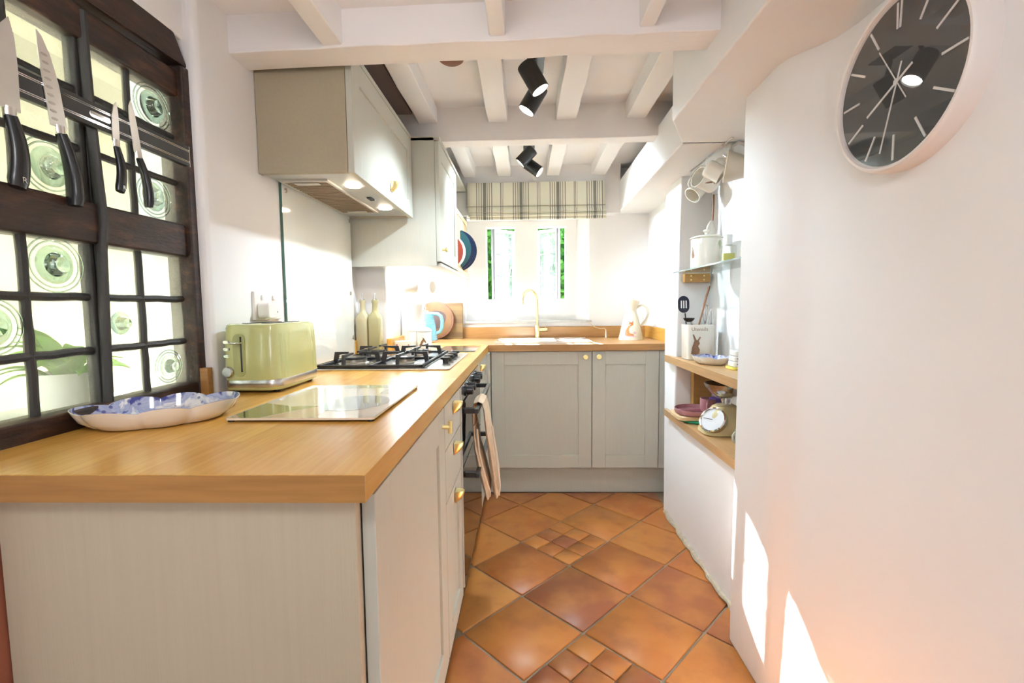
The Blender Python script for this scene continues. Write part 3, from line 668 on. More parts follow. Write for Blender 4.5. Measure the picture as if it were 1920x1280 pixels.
# sink unit
su = thing('sink_cabinet', 'sage sink cabinet with two panelled doors below the window', 'cabinet', (.5, 2.3, 0))
MB().box(.011, 1.03, 2.119, 2.66, .165, .858).build('carcass', SAGE_IN, su)
d = shaker('door', .014, .597, .168, .858, mx_back, su, rail=.077); round_knob(d, (.560, 2.097, .826), (0, -1, 0))
d = shaker('door', .601, .985, .168, .858, mx_back, su, rail=.077); round_knob(d, (.637, 2.097, .827), (0, -1, 0))
MB().box(.988, 1.030, 2.099, 2.118, .165, .858).build('filler_strip', SAGE, su, bevel=.001, seg=1)
# plinths
pl = MB().box(-.035, 1.068, 2.150, 2.168, 0, .166).build('plinth', SAGE, bevel=.001, seg=1); tag(pl, 'sage plinth board on the floor under the sink cabinet', 'plinth')
pl = MB().box(-.090, -.072, .040, 2.15, 0, .147).build('plinth', SAGE, bevel=.001, seg=1); tag(pl, 'sage plinth board on the floor under the oven side units', 'plinth')

# hood cabinet and extractor
hc = thing('hood_cabinet', 'sage wall cabinet with lift-up door housing the extractor over the hob', 'cabinet', (-.45, 1.2, 1.535))
h = MB(); h.box(-.598, -.322, .842, .860, 1.535, 1.905)
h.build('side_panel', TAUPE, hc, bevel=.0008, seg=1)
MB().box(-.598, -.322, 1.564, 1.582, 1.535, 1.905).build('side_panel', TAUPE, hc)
MB().box(-.598, -.322, .8605, 1.5635, 1.887, 1.905).build('top_panel', SAGE, hc)
mh = lambda u, d, z: (-.321+d, u, z)
d = shaker('lift_door', .842, 1.582, 1.533, 1.885, mh, hc, rail=.068); cup_handle(d, (-.300, 1.235, 1.592), (1, 0, 0), (0, 1, 0), 1.1)
MB().box(-.321, -.301, .842, 1.582, 1.888, 1.906).build('cornice', SAGE, hc, bevel=.001, seg=1)
ex = thing('extractor_hood', 'grey canopy extractor with mesh filter and two lamps in the hood cabinet', 'extractor', (-.45, 1.2, 1.535))
MB().box(-.595, -.324, .862, 1.562, 1.541, 1.62).build('base_plate', mat('extractor_grey', (.50, .51, .49), .35, .3, var=.05), ex)
fz = 1.541
fl = MB()
for a in ((-.585, -.425, .935, .947), (-.585, -.425, 1.448, 1.460), (-.585, -.575, .947, 1.448), (-.435, -.425, .947, 1.448)): fl.box(a[0], a[1], a[2], a[3], fz-.006, fz)
ff = fl.build('filter_frame', mat('filter_frame_grey', (.60, .57, .50), .4, .2), ex)
MB().box(-.575, -.435, .947, 1.448, fz-.003, fz).build('filter_mesh', mat('filter_dark', (.07, .045, .028), .5, .4), ff)
FILT = mat('filter_rib', (.42, .31, .20), .4, .6); sh = None
for k in range(25):
    y = .957 + k*.0203
    if sh is None: r_ = MB().box(-.575, -.435, -.0045, .0045, fz-.0055, fz-.003).build('filter_rib', FILT, ff); sh = r_; r_.matrix_parent_inverse = base_matrix(ff).inverted(); r_.location = (0, y, 0)
    else: r_ = sh.copy(); C.objects.link(r_); r_.location = (0, y, 0)
for y in (.965, 1.425): MB().box(-.545, -.465, y-.012, y+.012, fz-.009, fz-.005).build('filter_latch', mat('filter_frame_grey', (.6, .57, .5)), ff, bevel=.001, seg=1)
for y in (1.02, 1.385):
    l = MB().lathe([(.026, 0), (.026, -.004), (.022, -.005), (0, -.005)], (-.372, y, fz), 24).build('lamp', HOODLENS, ex, smooth=True)
    light('hood_lamp_light', 'SPOT', (-.372, y, fz-.012), (0, 0, -1), 1.3, (1, .88, .74), spot_size=2.2, spot_blend=.8, shadow_soft_size=.02)
sw = MB()
MB().box(-.385, -.360, 1.175, 1.235, fz-.003, fz).build('switch_plate', CHROME, ex)
for k in range(3): MB().box(-.380, -.365, 1.180+k*.018, 1.192+k*.018, fz-.007, fz-.003).build('switch', BLACKPL, ex)

# tall-sided wall cabinet with plate rack
wc = thing('wall_cabinet', 'sage wall cabinet with panelled door between the hood and plate rack', 'cabinet', (-.35, 1.9, 1.316))
MB().box(-.618, -.200, 1.600, 1.618, 1.316, 1.902).build('side_panel', SAGE, wc, bevel=.0008, seg=1)
MB().box(-.474, -.200, 1.7055, 2.150, 1.330, 1.890).build('carcass', SAGE_IN, wc)
MB().box(-.60, -.200, 1.6185, 1.698, 1.330, 1.890).build('carcass', SAGE_IN, wc)
MB().box(-.474, -.180, 1.6185, 2.655, 1.316, 1.3295).build('bottom_panel', SAGE, wc)
mc = lambda u, d, z: (-.199+d, u, z)
d = shaker('door', 1.602, 2.148, 1.336, 1.885, mc, wc, rail=.07); round_knob(d, (-.179, 1.645, 1.395), (1, 0, 0), .011)
MB().box(-.60, -.174, 1.600, 1.69, 1.8885, 1.906).build('cornice', SAGE, wc, bevel=.001, seg=1)
MB().box(-.474, -.174, 1.6905, 2.655, 1.8905, 1.906).build('cornice', SAGE, wc, bevel=.001, seg=1)
ls = MB().box(-.445, -.415, 1.74, 2.60, 1.309, 1.3155).build('light_strip', LED, wc)
light('under_cabinet_light', 'AREA', (-.430, 2.17, 1.305), (0, 0, -1), 2.1, (.86, .94, 1), shape='RECTANGLE', size=.05, size_y=.85)
pr = thing('plate_rack', 'pale wooden plate rack at the far end of the wall cabinet', 'plate rack', (-.3, 2.4, 1.33))
MB().box(-.474, -.182, 2.638, 2.655, 1.3305, 1.890).build('side_panel', SAGE, pr)
MB().box(-.474, -.460, 2.152, 2.637, 1.3305, 1.890).build('back_panel', SAGE_IN, pr)
MB().box(-.459, -.190, 2.152, 2.637, 1.700, 1.712).build('rack_shelf', SAGE, pr)
MB().box(-.196, -.178, 2.152, 2.637, 1.670, 1.698).build('rail', PALEWOOD, pr, bevel=.002, seg=1)
MB().box(-.196, -.178, 2.152, 2.637, 1.3305, 1.356).build('rail', PALEWOOD, pr, bevel=.002, seg=1)
for k in range(9):
    y = 2.175 + k*.054; MB().cyl((-.187, y, 1.356), (-.187, y, 1.670), .0065, 10).build('dowel', PALEWOOD, pr, smooth=True)
    MB().cyl((-.187, y, 1.3435), (-.459, y, 1.3435), .0055, 8).build('dowel', PALEWOOD, pr, smooth=True)
def plate(y, r, m, label, ex_):
    prof = [(0, 0), (r*.55, 0), (r*.62, -.004), (r, -.018), (r, -.0215), (r*.6, -.009), (r*.5, -.005), (0, -.005)]
    cx = -.10 + ex_ - r; o = MB().lathe([(a, -b_) for a, b_ in prof], (0, 0, 0), 40, 'y').build('plate', m, smooth=True)
    o.location = (cx, y, 1.350 + r); tag(o, label, 'plate', 'plates in the rack')
plate(2.205, .105, CORAL, 'small coral red plate, nearest in the plate rack', -.055)
plate(2.255, .108, WHITECER, 'small white plate behind the coral plate in the rack', -.046)
plate(2.310, .132, TEAL, 'large dark teal dinner plate in the rack', -.018)
plate(2.364, .134, NAVY, 'navy dinner plate behind the teal plate in the rack', -.004)
plate(2.418, .134, NAVY, 'farthest navy dinner plate in the rack', .006)

# glass splashback
sp = thing('splashback', 'glossy white glass splashback on the wall behind the hob', 'splashback', (-.59, 1.25, .91))
MB().box(-.599, -.592, .962, 1.572, .905, 1.542).build('glass_sheet', SPLASH, sp)
MB().box(-.5995, -.5915, .959, .9618, .905, 1.542).build('glass_edge', EDGEGREEN, sp)
for y, z in ((.985, 1.52), (1.552, 1.52), (1.552, .985), (1.54, 1.19), (.985, .93)): MB().lathe([(.009, 0), (.009, .003), (.007, .005), (0, .005)], (-.592, y, z), 16, 'x').build('fixing', CHROME, sp, smooth=True)

# socket and plug
sk = thing('wall_socket', 'white double wall socket above the green toaster', 'socket', (-.595, .848, 1.13))
MB().box(-.602, -.592, .774, .922, 1.088, 1.175).build('faceplate', IVORY, sk, bevel=.003)
for k in (0, 1): MB().box(-.592, -.587, .815+k*.062-.006, .815+k*.062+.006, 1.150, 1.164).build('rocker', WHITEPL, sk, bevel=.001, seg=1)
hol = MB()
for y, z, a, c in ((.886, 1.132, .003, .006), (.875, 1.112, .005, .003), (.897, 1.112, .005, .003)): MB().box(-.5925, -.5915, y-a, y+a, z-c, z+c).build('socket_hole', BLACKPL, sk)
pg = thing('plug', 'white mains plug with lead pushed into the wall socket', 'plug', (-.58, .808, 1.118))
MB().prism(rrect(.784, .834, 1.092, 1.142, .014), -.5915, -.556, 'x').build('plug_body', IVORY, pg, bevel=.004)
MB().tube([(-.572, .809, 1.094), (-.572, .812, 1.07), (-.578, .82, 1.02), (-.585, .83, .96), (-.583, .835, .906)], .0035, 8).build('lead', WHITEPL, pg, smooth=True)

# ================================================================== THINGS ON THE WORKTOP
# toaster
to = thing('toaster', 'sage green ribbed toaster with chrome base band beside the splashback', 'toaster', (-.508, .712, .900))
TX0, TX1, TY0, TY1 = -.588, -.430, .590, .842
def toast_ring(z, s, rib=False):
    cx, cy = (TX0+TX1)/2, (TY0+TY1)/2; out = []
    for k in range(120):
        a = 2*PI*k/120; n = 6.5; ca, sa = math.cos(a), math.sin(a)
        x = (abs(ca)**(2/n))*(1 if ca > 0 else -1)*(TX1-TX0)/2*s; y = (abs(sa)**(2/n))*(1 if sa > 0 else -1)*(TY1-TY0)/2*s
        if rib and abs(ca) > .35 and abs(y) < .105: x += .0016*math.sin(y*2*PI/.0085)*(1 if x > 0 else -1)
        out.append((cx+x, cy+y, z))
    return out
def rings(rs, top=True):
    n = len(rs[0]); b = MB(); vs = [p for r in rs for p in r]; fs = [tuple((len(rs)-1)*n+k for k in range(n))]
    if top: fs.append(tuple(range(n))[::-1])
    for j in range(len(rs)-1): fs += [(j*n+k, j*n+(k+1) % n, (j+1)*n+(k+1) % n, (j+1)*n+k) for k in range(n)]
    return b.add(vs, fs)
rings([toast_ring(.936, .985), toast_ring(.942, .99, True), toast_ring(1.0, .985, True), toast_ring(1.055, .965, True), toast_ring(1.058, .962), toast_ring(1.072, .95), toast_ring(1.080, .93), toast_ring(1.083, .88)]).build('shell', SAGEGREEN, to, smooth=True)
rings([toast_ring(.917, 1.0), toast_ring(.919, 1.005), toast_ring(.934, 1.0), toast_ring(.936, .992)]).build('chrome_band', STEEL, to, smooth=True)
rings([toast_ring(.908, .955), toast_ring(.912, .985), toast_ring(.9168, .99)]).build('base', SAGEGREEN, to, smooth=True)
for x, y in ((-.565, .625), (-.455, .625), (-.565, .81), (-.455, .81)): MB().lathe([(.009, 0), (.011, .008)], (x, y, .900), 14).build('foot', BLACKPL, to)
for x in (-.535, -.482): MB().box(x-.012, x+.012, .635, .795, 1.0825, 1.0845).build('bread_slot', BLACKPL, to)
MB().prism(rrect(-.549, -.517, .945, 1.058, .0155), .5895, .5955, 'y').build('lever_recess', mat('toaster_recess', (.40, .42, .17), .3), to, bevel=.001, seg=1)
MB().box(-.528, -.524, .5885, .5898, .958, 1.050).build('lever_slot', BLACKPL, to)
MB().box(-.546, -.520, .571, .590, 1.032, 1.037).build('lever', CHROME, to, bevel=.0015, seg=1)
for z in (1.036, 1.017, .999): MB().prism(rrect(-.576, -.558, z-.004, z+.004, .0035), .5935, .604, 'y').build('button', CHROME, to)
MB().lathe([(.0145, 0), (.0145, -.012), (.012, -.015), (0, -.015)], (-.563, .598, .958), 24, 'y').build('browning_knob', STEEL, to, smooth=True)

# scalloped dish
def scallop_dish(L, W, H, mat_out, mat_in, root, lobes=((0, 1),)):
    N = 128
    def rad(t):
        c, s_ = math.cos(t), math.sin(t); base = 1/math.sqrt((c/L)**2+(s_/W)**2)
        return base*(.95+.085*abs(math.sin(3.5*t+.5))**.6*1.25)
    def ring(sc, z, wob): return [(rad(2*PI*k/N)*sc*math.cos(2*PI*k/N), rad(2*PI*k/N)*sc*math.sin(2*PI*k/N), z+wob*(abs(math.sin(3.5*2*PI*k/N+.5))**.75-.5)*.008) for k in range(N)]
    out = rings([ring(.05, 0, 0), ring(.70, 0, 0), ring(.80, .004, 0), ring(.92, H*.45, 0), ring(.985, H*.85, 1), ring(1, H, 1), ring(.985, H, 1), ring(.978, H*.8, 1), ring(.908, H*.4, 0), ring(.785, .004, 0), ring(.05, .003, 0)]).build('bowl', mat_out, root, smooth=True, world=False)
    rings([ring(.985, H+.0004, 1), ring(.958, H*.8, 1), ring(.885, H*.4, 0), ring(.755, .010, 0), ring(.60, .008, 0), ring(.05, .008, 0)], False).build('painted_inside', mat_in, out, smooth=True, world=False)
DISHW = mat('dish_white', (.83, .76, .66), .15, coat=.4)
dish = thing('serving_dish', 'blue and white scalloped serving dish by the leaded window', 'dish', (-.512, .300, .9003), math.radians(35))
scallop_dish(.132, .090, .036, DISHW, BLUEWHITE, dish)

# glass worktop saver with printed shapes
gs = thing('glass_board', 'glossy printed glass worktop saver lying in front of the toaster', 'board', (-.23, .475, .900))
MB().prism(rrect(-.378, -.082, .285, .668, .008), .9045, .9085).build('glass_sheet', mat('printed_cream_glass', (.80, .69, .55), .035, coat=1.), gs)
def flat(z): return lambda u, v: (u, v, z)
zf = .9087
decal([[(-.378+.006, .289), (-.312, .289), (-.236, .40), (-.30, .395), (-.374, .43)]], flat(zf), .004).build('olive_shape', mat('print_olive', (.20, .19, .05), .035, coat=1.), gs)
decal([[(-.305, .289), (-.20, .289), (-.195, .415), (-.235, .405)]], flat(zf), .004).build('pink_shape', mat('print_pink', (.72, .47, .36), .035, coat=1.), gs)
decal([ell(-.170, .43, .072, .085, 28, -.25)], flat(zf+.0001), .003).build('grey_egg', mat('print_grey', (.34, .41, .40), .035, coat=1.), gs)
decal([[(-.150, .54), (-.090, .54), (-.090, .60), (-.150, .60)], [(-.27, .62), (-.14, .62), (-.14, .662), (-.27, .662)]], flat(zf), .004).build('green_squares', mat('print_green', (.36, .40, .24), .035, coat=1.), gs)
for x, y in ((-.37, .295), (-.09, .295), (-.37, .66), (-.09, .66)): MB().lathe([(.006, 0), (.006, .0045)], (x, y, .900), 12).build('foot', BLACKPL, gs)
g2 = thing('glass_board', 'small dark glass board lying beyond the hob', 'board', (-.13, 1.84, .900))
MB().prism(rrect(-.232, -.034, 1.680, 1.985, .008), .9005, .9055).build('glass_sheet', mat('dark_teal_glass', (.10, .15, .16), .04, coat=1.), g2)

# hob
hb = thing('gas_hob', 'four-burner gas hob with black pan supports set in the worktop', 'hob', (-.29, 1.3, .900))
MB().prism(rrect(-.535, -.054, 1.022, 1.588, .012), .900, .906).build('steel_tray', STEEL, hb, bevel=.002)
MB().prism(rrect(-.533, -.142, 1.028, 1.582, .012), .906, .911).build('enamel_plate', BLACKE, hb, bevel=.002)
for x, y, r in ((-.440, 1.160, .046), (-.245, 1.165, .034), (-.440, 1.440, .034), (-.245, 1.445, .030)):
    bu = MB().lathe([(r*1.15, .911), (r*1.15, .914), (r*.98, .917), (r*.98, .927), (r*.9, .929), (0, .929)], (x, y, 0), 28).build('burner', mat('burner_alloy', (.50, .45, .37), .35, .8), hb, smooth=True)
    MB().lathe([(r*1.0, .9292), (r*1.04, .931), (r*1.0, .936), (0, .937)], (x, y, 0), 28).build('burner_cap', BLACKE, bu, smooth=True)
    MB().lathe([(r*1.5, .9112), (r*1.2, .9125), (r*1.2, .9112)], (x, y, 0), 28, ring=True).build('spill_ring', STEEL, bu)
def grate(y0, y1):
    g = MB(); z0, z1 = .9115, .919; x0, x1 = -.530, -.150; wbar = .009
    g.box(x0, x1, y0, y0+wbar, z0, z1); g.box(x0, x1, y1-wbar, y1, z0, z1); g.box(x0, x0+wbar, y0, y1, z0, z1); g.box(x1-wbar, x1, y0, y1, z0, z1); g.box((x0+x1)/2-.005, (x0+x1)/2+.005, y0, y1, z0, z1)
    o = g.build('pan_support', CASTIRON, hb, bevel=.0012, seg=1)
    ym = (y0+y1)/2; q = .010
    for cx, a, c in ((-.440, x0+.004, (x0+x1)/2), (-.245, (x0+x1)/2, x1-.004)):
        for (px, py), (qx, qy) in (((a, ym), (cx-.026, ym)), ((c, ym), (cx+.026, ym)), ((cx, y0+.005), (cx, ym-.028)), ((cx, y1-.005), (cx, ym+.028))):
            P, Q = Vector((px, py, 0)), Vector((qx, qy, 0)); dv = (Q-P).normalized(); sd = Vector((-dv.y, dv.x, 0))*.0045; pts = []
            prof = [(0, .9115), (.016, .9115), (.024, .943), ((Q-P).length, .948), ((Q-P).length, .954), (.008, .954)]
            vs = [P + dv*s_ + sd*k + Vector((0, 0, z)) for k in (-1, 1) for s_, z in prof]; n = len(prof)
            MB().add(vs, [tuple(range(n))[::-1], tuple(range(n, 2*n))] + [(i, (i+1) % n, n+(i+1) % n, n+i) for i in range(n)]).build('prong', CASTIRON, o)
grate(1.032, 1.302); grate(1.308, 1.578)
for y in (1.20, 1.285, 1.37, 1.455): MB().lathe([(.011, .906), (.011, .916), (.0195, .919), (.0195, .926), (.017, .928), (0, .928)], (-.098, y, 0), 24).build('control_knob', BLACKPL, hb, smooth=True)

# oil and vinegar bottles
def bottle(x, y, label, m):
    r = thing('oil_bottle', label, 'bottle', (x, y, .9003), 0, 'tall ceramic oil bottles'); s_ = .029
    def sq(h, z, rr):
        return [(px, py, z) for px, py in rrect(-h, h, -h, h, rr, 5)]
    rings([sq(s_*.96, 0, .008), sq(s_, .003, .008), sq(s_, .165, .009), sq(s_*.97, .178, .012), sq(s_*.80, .192, .016), sq(s_*.52, .203, .0145), sq(.0135, .214, .0132), sq(.0125, .240, .0122), sq(.0150, .247, .0148), sq(.0150, .258, .0148), sq(.012, .260, .0118)]).build('flask', m, r, smooth=True, world=False)
    MB().lathe([(.011, .2602), (.011, .264), (.0045, .266), (.0040, .29), (.0025, .293), (0, .293)], (0, 0, 0), 14).build('pourer', STEEL, r, smooth=True, world=False)
bottle(-.574, 1.648, 'pale cream oil bottle with metal pourer, closer to the splashback', mat('oil_bottle_cream', (.60, .54, .34), .22, coat=.3))
bottle(-.512, 1.642, 'olive cream oil bottle with metal pourer, beside the wall corner', OILCER)

# kitchen roll, jars, kettle, boards
kr = thing('kitchen_roll', 'white kitchen paper roll standing in the corner by the blue kettle', 'paper roll', (-.415, 1.98, .9003))
MB().lathe([(.058, .012), (.058, .240), (.020, .240), (.020, .236)], (0, 0, 0), 36).build('paper', ROLL_W, kr, smooth=True, world=False)
MB().lathe([(.062, 0), (.062, .008), (.05, .0115), (0, .0115)], (0, 0, 0), 32).build('base', WHITECER, kr, smooth=True, world=False)
MB().lathe([(.006, .2362), (.006, .265), (.013, .275), (.009, .287), (0, .290)], (0, 0, 0), 16).build('finial', WHITECER, kr, smooth=True, world=False)
def lidded_jar(loc, r, h, label, motif=True):
    j = thing('lidded_jar', label, 'jar', loc, 0, 'white lidded jars on the worktop')
    MB().lathe([(r*.9, 0), (r*.98, .004), (r, .012), (r, h-.006), (r*.97, h)], (0, 0, 0), 32).build('jar_body', WHITECER, j, smooth=True, world=False)
    MB().lathe([(r*1.06, h+.0005), (r*1.08, h+.004), (r*.95, h+.012), (r*.45, h+.022), (r*.2, h+.025), (r*.17, h+.030), (r*.27, h+.036), (r*.25, h+.044), (0, h+.047)], (0, 0, 0), 32).build('lid', WHITECER, j, smooth=True, world=False)
    if motif:
        fn = lambda u, v: ((r+.0004)*math.sin(u/r), -(r+.0004)*math.cos(u/r), v)
        decal([ell(-.006, .045, .006, .022, 14, -.5), ell(.006, .055, .004, .016, 12, .5), ell(-.014, .03, .008, .006)], fn).build('printed_motif', BROWNPRINT, j, world=False)
lidded_jar((-.362, 1.835, .9003), .046, .098, 'white lidded jar standing against the kitchen roll', False)
lidded_jar((-.303, 1.775, .9003), .036, .098, 'slim white lidded jar with brown sprig just behind the hob')
bd = thing('butter_dish', 'low white dish with small red dots behind the hob', 'butter dish', (-.388, 1.735, .9003))
MB().prism(rrect(-.052, .044, -.036, .036, .012), 0, .055).build('dish_body', BONECER, bd, bevel=.004, world=False)
fn = lambda u, v: (u, -.0364, v)
decal([ell(-.038, .036, .004, .004), ell(-.012, .02, .003, .003), ell(.02, .034, .004, .004), ell(.004, .010, .003, .003), ell(.034, .016, .003, .003)], fn).build('red_dots', mat('red_dot_print', (.45, .05, .05), .4), bd, world=False)
ke = thing('kettle', 'pale blue ribbed jug kettle with chrome strip in the far corner', 'kettle', (-.425, 2.335, .9003))
prof = [(.060, .0), (.080, .004)]; 
for k in range(22): z = .016 + k*.0075; rr = .081 - .022*(k/21)**1.2; prof += [(rr, z), (rr+.0012, z+.0035)]
prof += [(.056, .186), (.050, .192), (0, .193)]
MB().lathe(prof, (0, 0, 0), 40).build('body', BLUEKET, ke, smooth=True, world=False)
MB().lathe([(.082, .004), (.083, .009), (.082, .0155), (.075, .010)], (0, 0, 0), 40, ring=True).build('chrome_ring', CHROME, ke, smooth=True, world=False)
MB().lathe([(.03, .193), (.028, .200), (.010, .203), (.009, .210), (.015, .214), (.012, .222), (0, .223)], (0, 0, 0), 24).build('lid_knob', CHROME, ke, smooth=True, world=False)
MB().box(-.005, .009, -.0775, -.060, .05, .188).xf(lambda v: Vector((v.x, v.y*(1-.28*(v.z/.188)), v.z))).build('water_gauge', CHROME, ke, world=False)
MB().tube([(.052, 0, .180), (.085, 0, .180), (.106, 0, .165), (.114, 0, .135), (.112, 0, .095), (.100, 0, .066), (.074, 0, .056)], .0115, 12).build('handle', BLUEKET, ke, smooth=True, world=False)
cb = MB().prism(rrect(-.470, -.222, .9005, 1.150, .004), 2.632, 2.652, 'y').xf(lambda v: Vector((v.x, v.y+(v.z-.9)*.09, v.z))).build('chopping_board', ACACIA, bevel=.002)
tag(cb, 'rectangular striped acacia chopping board leaning on the back wall', 'board')
rb = thing('round_board', 'round live-edge wooden board with dark heart leaning on the acacia board', 'board', (-.408, 2.60, .900))
def disc_pts(r, j): return [(math.cos(2*PI*k/40)*r*(1+random.uniform(-j, j)), math.sin(2*PI*k/40)*r*(1+random.uniform(-j, j))) for k in range(40)]
def lean(v): return Vector((-.408+v.x, 2.586+v.z+(v.y+.13)*.10, 1.0325+v.y))
MB().prism(disc_pts(.130, .008), 0, .022).xf(lean).build('bark_edge', mat('bark_rim', (.22, .09, .05), .6, var=.25, vscale=40), rb, bevel=.003)
MB().prism(disc_pts(.118, .01), -.002, .002).xf(lean).build('wood_face', mat('round_board_wood', (.19, .092, .03), .5, var=.2, vscale=24), rb)
MB().prism([(.01+x*.064*(1+.12*math.sin(2*PI*k*3/40)), .004+y*.068*(1+.1*math.cos(2*PI*k*2/40))) for k, (x, y) in enumerate(disc_pts(1, .01))], -.0045, -.002).xf(lean).build('dark_heart', mat('dark_heartwood', (.075, .04, .035), .5, var=.3, vscale=30), rb)
# mugs hanging beneath the wall cabinet
def make_mug(m, label, r=.040, h=.082, cat='mug', flare=1.0, inside=None, group=None):
    g = thing('mug', label, cat, (0, 0, 0), 0, group)
    MB().lathe([(0, 0), (r*.86, 0), (r*.95, .004), (r, .012), (r*flare, h), (r*flare-.003, h), (r-.0035, .013), (r*.8, .006), (0, .005)], (0, 0, 0), 30).build('cup', m, g, smooth=True, world=False)
    MB().tube([(r*flare*.97, 0, h*.86), (r+.016, 0, h*.84), (r+.025, 0, h*.66), (r+.024, 0, h*.44), (r+.014, 0, h*.26), (r*.97, 0, h*.22)], .0042, 10, flat=1.4).build('handle', m, g, smooth=True, world=False)
    return g
def hang(g, hookpt, tilt, rz, dip=0.):
    """hang a mug by its handle from a hook point: handle up, tilted"""
    M = Matrix.Rotation(rz, 4, 'Z') @ Matrix.Rotation(dip, 4, 'Y') @ Matrix.Rotation(tilt, 4, 'X') @ Matrix.Rotation(-PI/2, 4, 'Y')
    p = M @ Vector((.060, 0, .045)); g.rotation_euler = M.to_euler(); g.location = Vector(hookpt) - p
for x, y, lab, rz in ((-.40, 1.86, 'cream mug hanging nearer the hob beneath the wall cabinet', .5), (-.345, 2.02, 'cream mug hanging beneath the wall cabinet by the plate rack end', -.4)):
    g = make_mug(BONECER, lab, .036, .075, group='mugs hanging under the wall cabinet'); hang(g, (x, y, 1.294), .1, rz)
    hk = MB().tube([(x, y, 1.316), (x, y, 1.303), (x+.007, y, 1.296), (x+.009, y, 1.290), (x, y, 1.285), (x-.008, y, 1.291)], .0017, 8).build('cup_hook', CHROME, smooth=True)
    tag(hk, 'small metal hook under the wall cabinet, holding the ' + ('nearer' if y < 1.9 else 'farther') + ' mug', 'hook', 'hooks under the wall cabinet')

# sink, tap, jug, cord
si = thing('sink', 'white ceramic inset sink under the window', 'sink', (.32, 2.37, .900))
s_ = MB(); X0, X1, Y0, Y1 = SX0-.015, SX1+.015, SY0-.015, SY1+.015; bx0, bx1 = SX0+.03, SX0+.36
for a in ((X0, X1, Y0, SY0+.03), (X0, X1, SY1-.03, Y1), (X0, bx0, SY0+.03, SY1-.03), (bx1, X1, SY0+.03, SY1-.03)): s_.box(*a, .898 if False else .9003, .908)
s_.build('rim', WHITECER, si)
bw = MB()
for a in ((bx0-.004, bx0, SY0+.026, SY1-.026), (bx1, bx1+.004, SY0+.026, SY1-.026), (bx0, bx1, SY0+.026, SY0+.030), (bx0, bx1, SY1-.030, SY1-.026)): bw.box(*a, .72, .9002)
bw.box(bx0-.004, bx1+.004, SY0+.026, SY1-.026, .712, .72); bw.build('basin', WHITECER, si)
for k in range(6): MB().box(bx1+.03, X1-.03, SY0+.06+k*.045, SY0+.075+k*.045, .908, .9105).build('drainer_rib', WHITECER, si, bevel=.001, seg=1)
tp = thing('tap', 'brushed gold swan-neck tap at the back of the sink', 'tap', (.296, 2.615, .900))
MB().lathe([(.024, .9005), (.024, .906), (.019, .909), (.0175, .985), (.016, .990)], (.296, 2.615, 0), 28).build('base', GOLD, tp, smooth=True)
path = [(.296, 2.615, .98), (.296, 2.615, 1.14)] + [(.246+.050*math.cos(t), 2.615, 1.165+.066*math.sin(t)) for t in [PI*k/14 for k in range(15)]] + [(.196, 2.615, 1.135)]
MB().tube(path, .0095, 14).build('spout', GOLD, tp, smooth=True)
lv = MB().cyl((.310, 2.615, .955), (.366, 2.615, .958), .0125, 18); lv.cyl((.350, 2.615, .965), (.352, 2.600, .990), .003, 8); lv.build('lever', GOLD, tp, smooth=True)
jg = thing('jug', 'cream enamel jug with painted fox on the worktop right of the sink', 'jug', (.898, 2.44, .9003))
def jugr(z):
    pts = [(0, .079), (.006, .0785), (.08, .0615), (.15, .043), (.172, .036), (.185, .0335), (.205, .037), (.24, .050), (.256, .053)]
    for (z0, r0), (z1, r1) in zip(pts[:-1], pts[1:]):
        if z <= z1: return r0+(r1-r0)*(z-z0)/(z1-z0)
    return .053
jz = [0, .006, .04, .08, .12, .15, .165, .175, .185, .195, .205, .225, .245, .256]
jb = MB().lathe([(0, 0)] + [(jugr(z), z) for z in jz] + [(jugr(z)-.0025, z) for z in jz[::-1][:-1]] + [(0, .004)], (0, 0, 0), 40)
def spout(v):
    if v.z > .19: k = ((v.z-.19)/.066); lp = max(0, -v.x/.053); return Vector((v.x - .012*k*lp**2, v.y, v.z + .014*k*lp - .012*k*max(0, v.x/.053)))
    return v
jb.xf(spout).build('body', CREAMCER, jg, smooth=True, world=False)
MB().tube([(.036, 0, .205), (.075, 0, .225), (.104, 0, .205), (.112, 0, .165), (.098, 0, .125), (.064, 0, .088)], .005, 10, flat=1.5).build('handle', CREAMCER, jg, smooth=True, world=False)
def jf(u, v): r = jugr(v)+.0004; a = (u-.012)/.06; return (r*math.sin(a), -r*math.cos(a), v)
decal([[(-.032, .030), (-.012, .026), (.018, .028), (.022, .034), (.004, .040), (.002, .060), (.002, .088), (-.010, .100), (-.022, .080), (-.034, .056)], [(-.016, .094), (-.012, .118), (-.006, .112), (.008, .113), (.014, .120), (.016, .108), (.014, .096), (.004, .088)]], jf).build('painted_fox', ORANGEPRINT, jg, world=False)
jf2 = lambda u, v: tuple(Vector(jf(u, v)) + Vector((0, -.0004, 0)))
decal([[(-.006, .044), (.006, .040), (.014, .052), (.012, .078), (.004, .088), (-.008, .080), (-.012, .064)], [(-.012, .096), (-.004, .100), (-.002, .090), (-.008, .086)], ell(.024, .032, .010, .007)], jf2).build('painted_chest', CREAMPRINT, jg, world=False)
jf3 = lambda u, v: tuple(Vector(jf(u, v)) + Vector((0, -.0008, 0)))
decal([ell(-.003, .093, .0028, .0025), ell(-.014, .117, .002, .004), ell(.014, .118, .002, .004), ell(.004, .104, .0016, .0016)], jf3).build('painted_nose', DARKPRINT, jg, world=False)
decal([ell(-.030, .040, .010, .018), ell(.020, .046, .010, .008), ell(-.004, .024, .034, .004)], jf, .0016).build('painted_wash', PINKPRINT, jg, world=False)
co = thing('cord_weight', 'thin pale cord ending in a small metal weight beside the sink', 'cord', (.765, 2.60, .90))
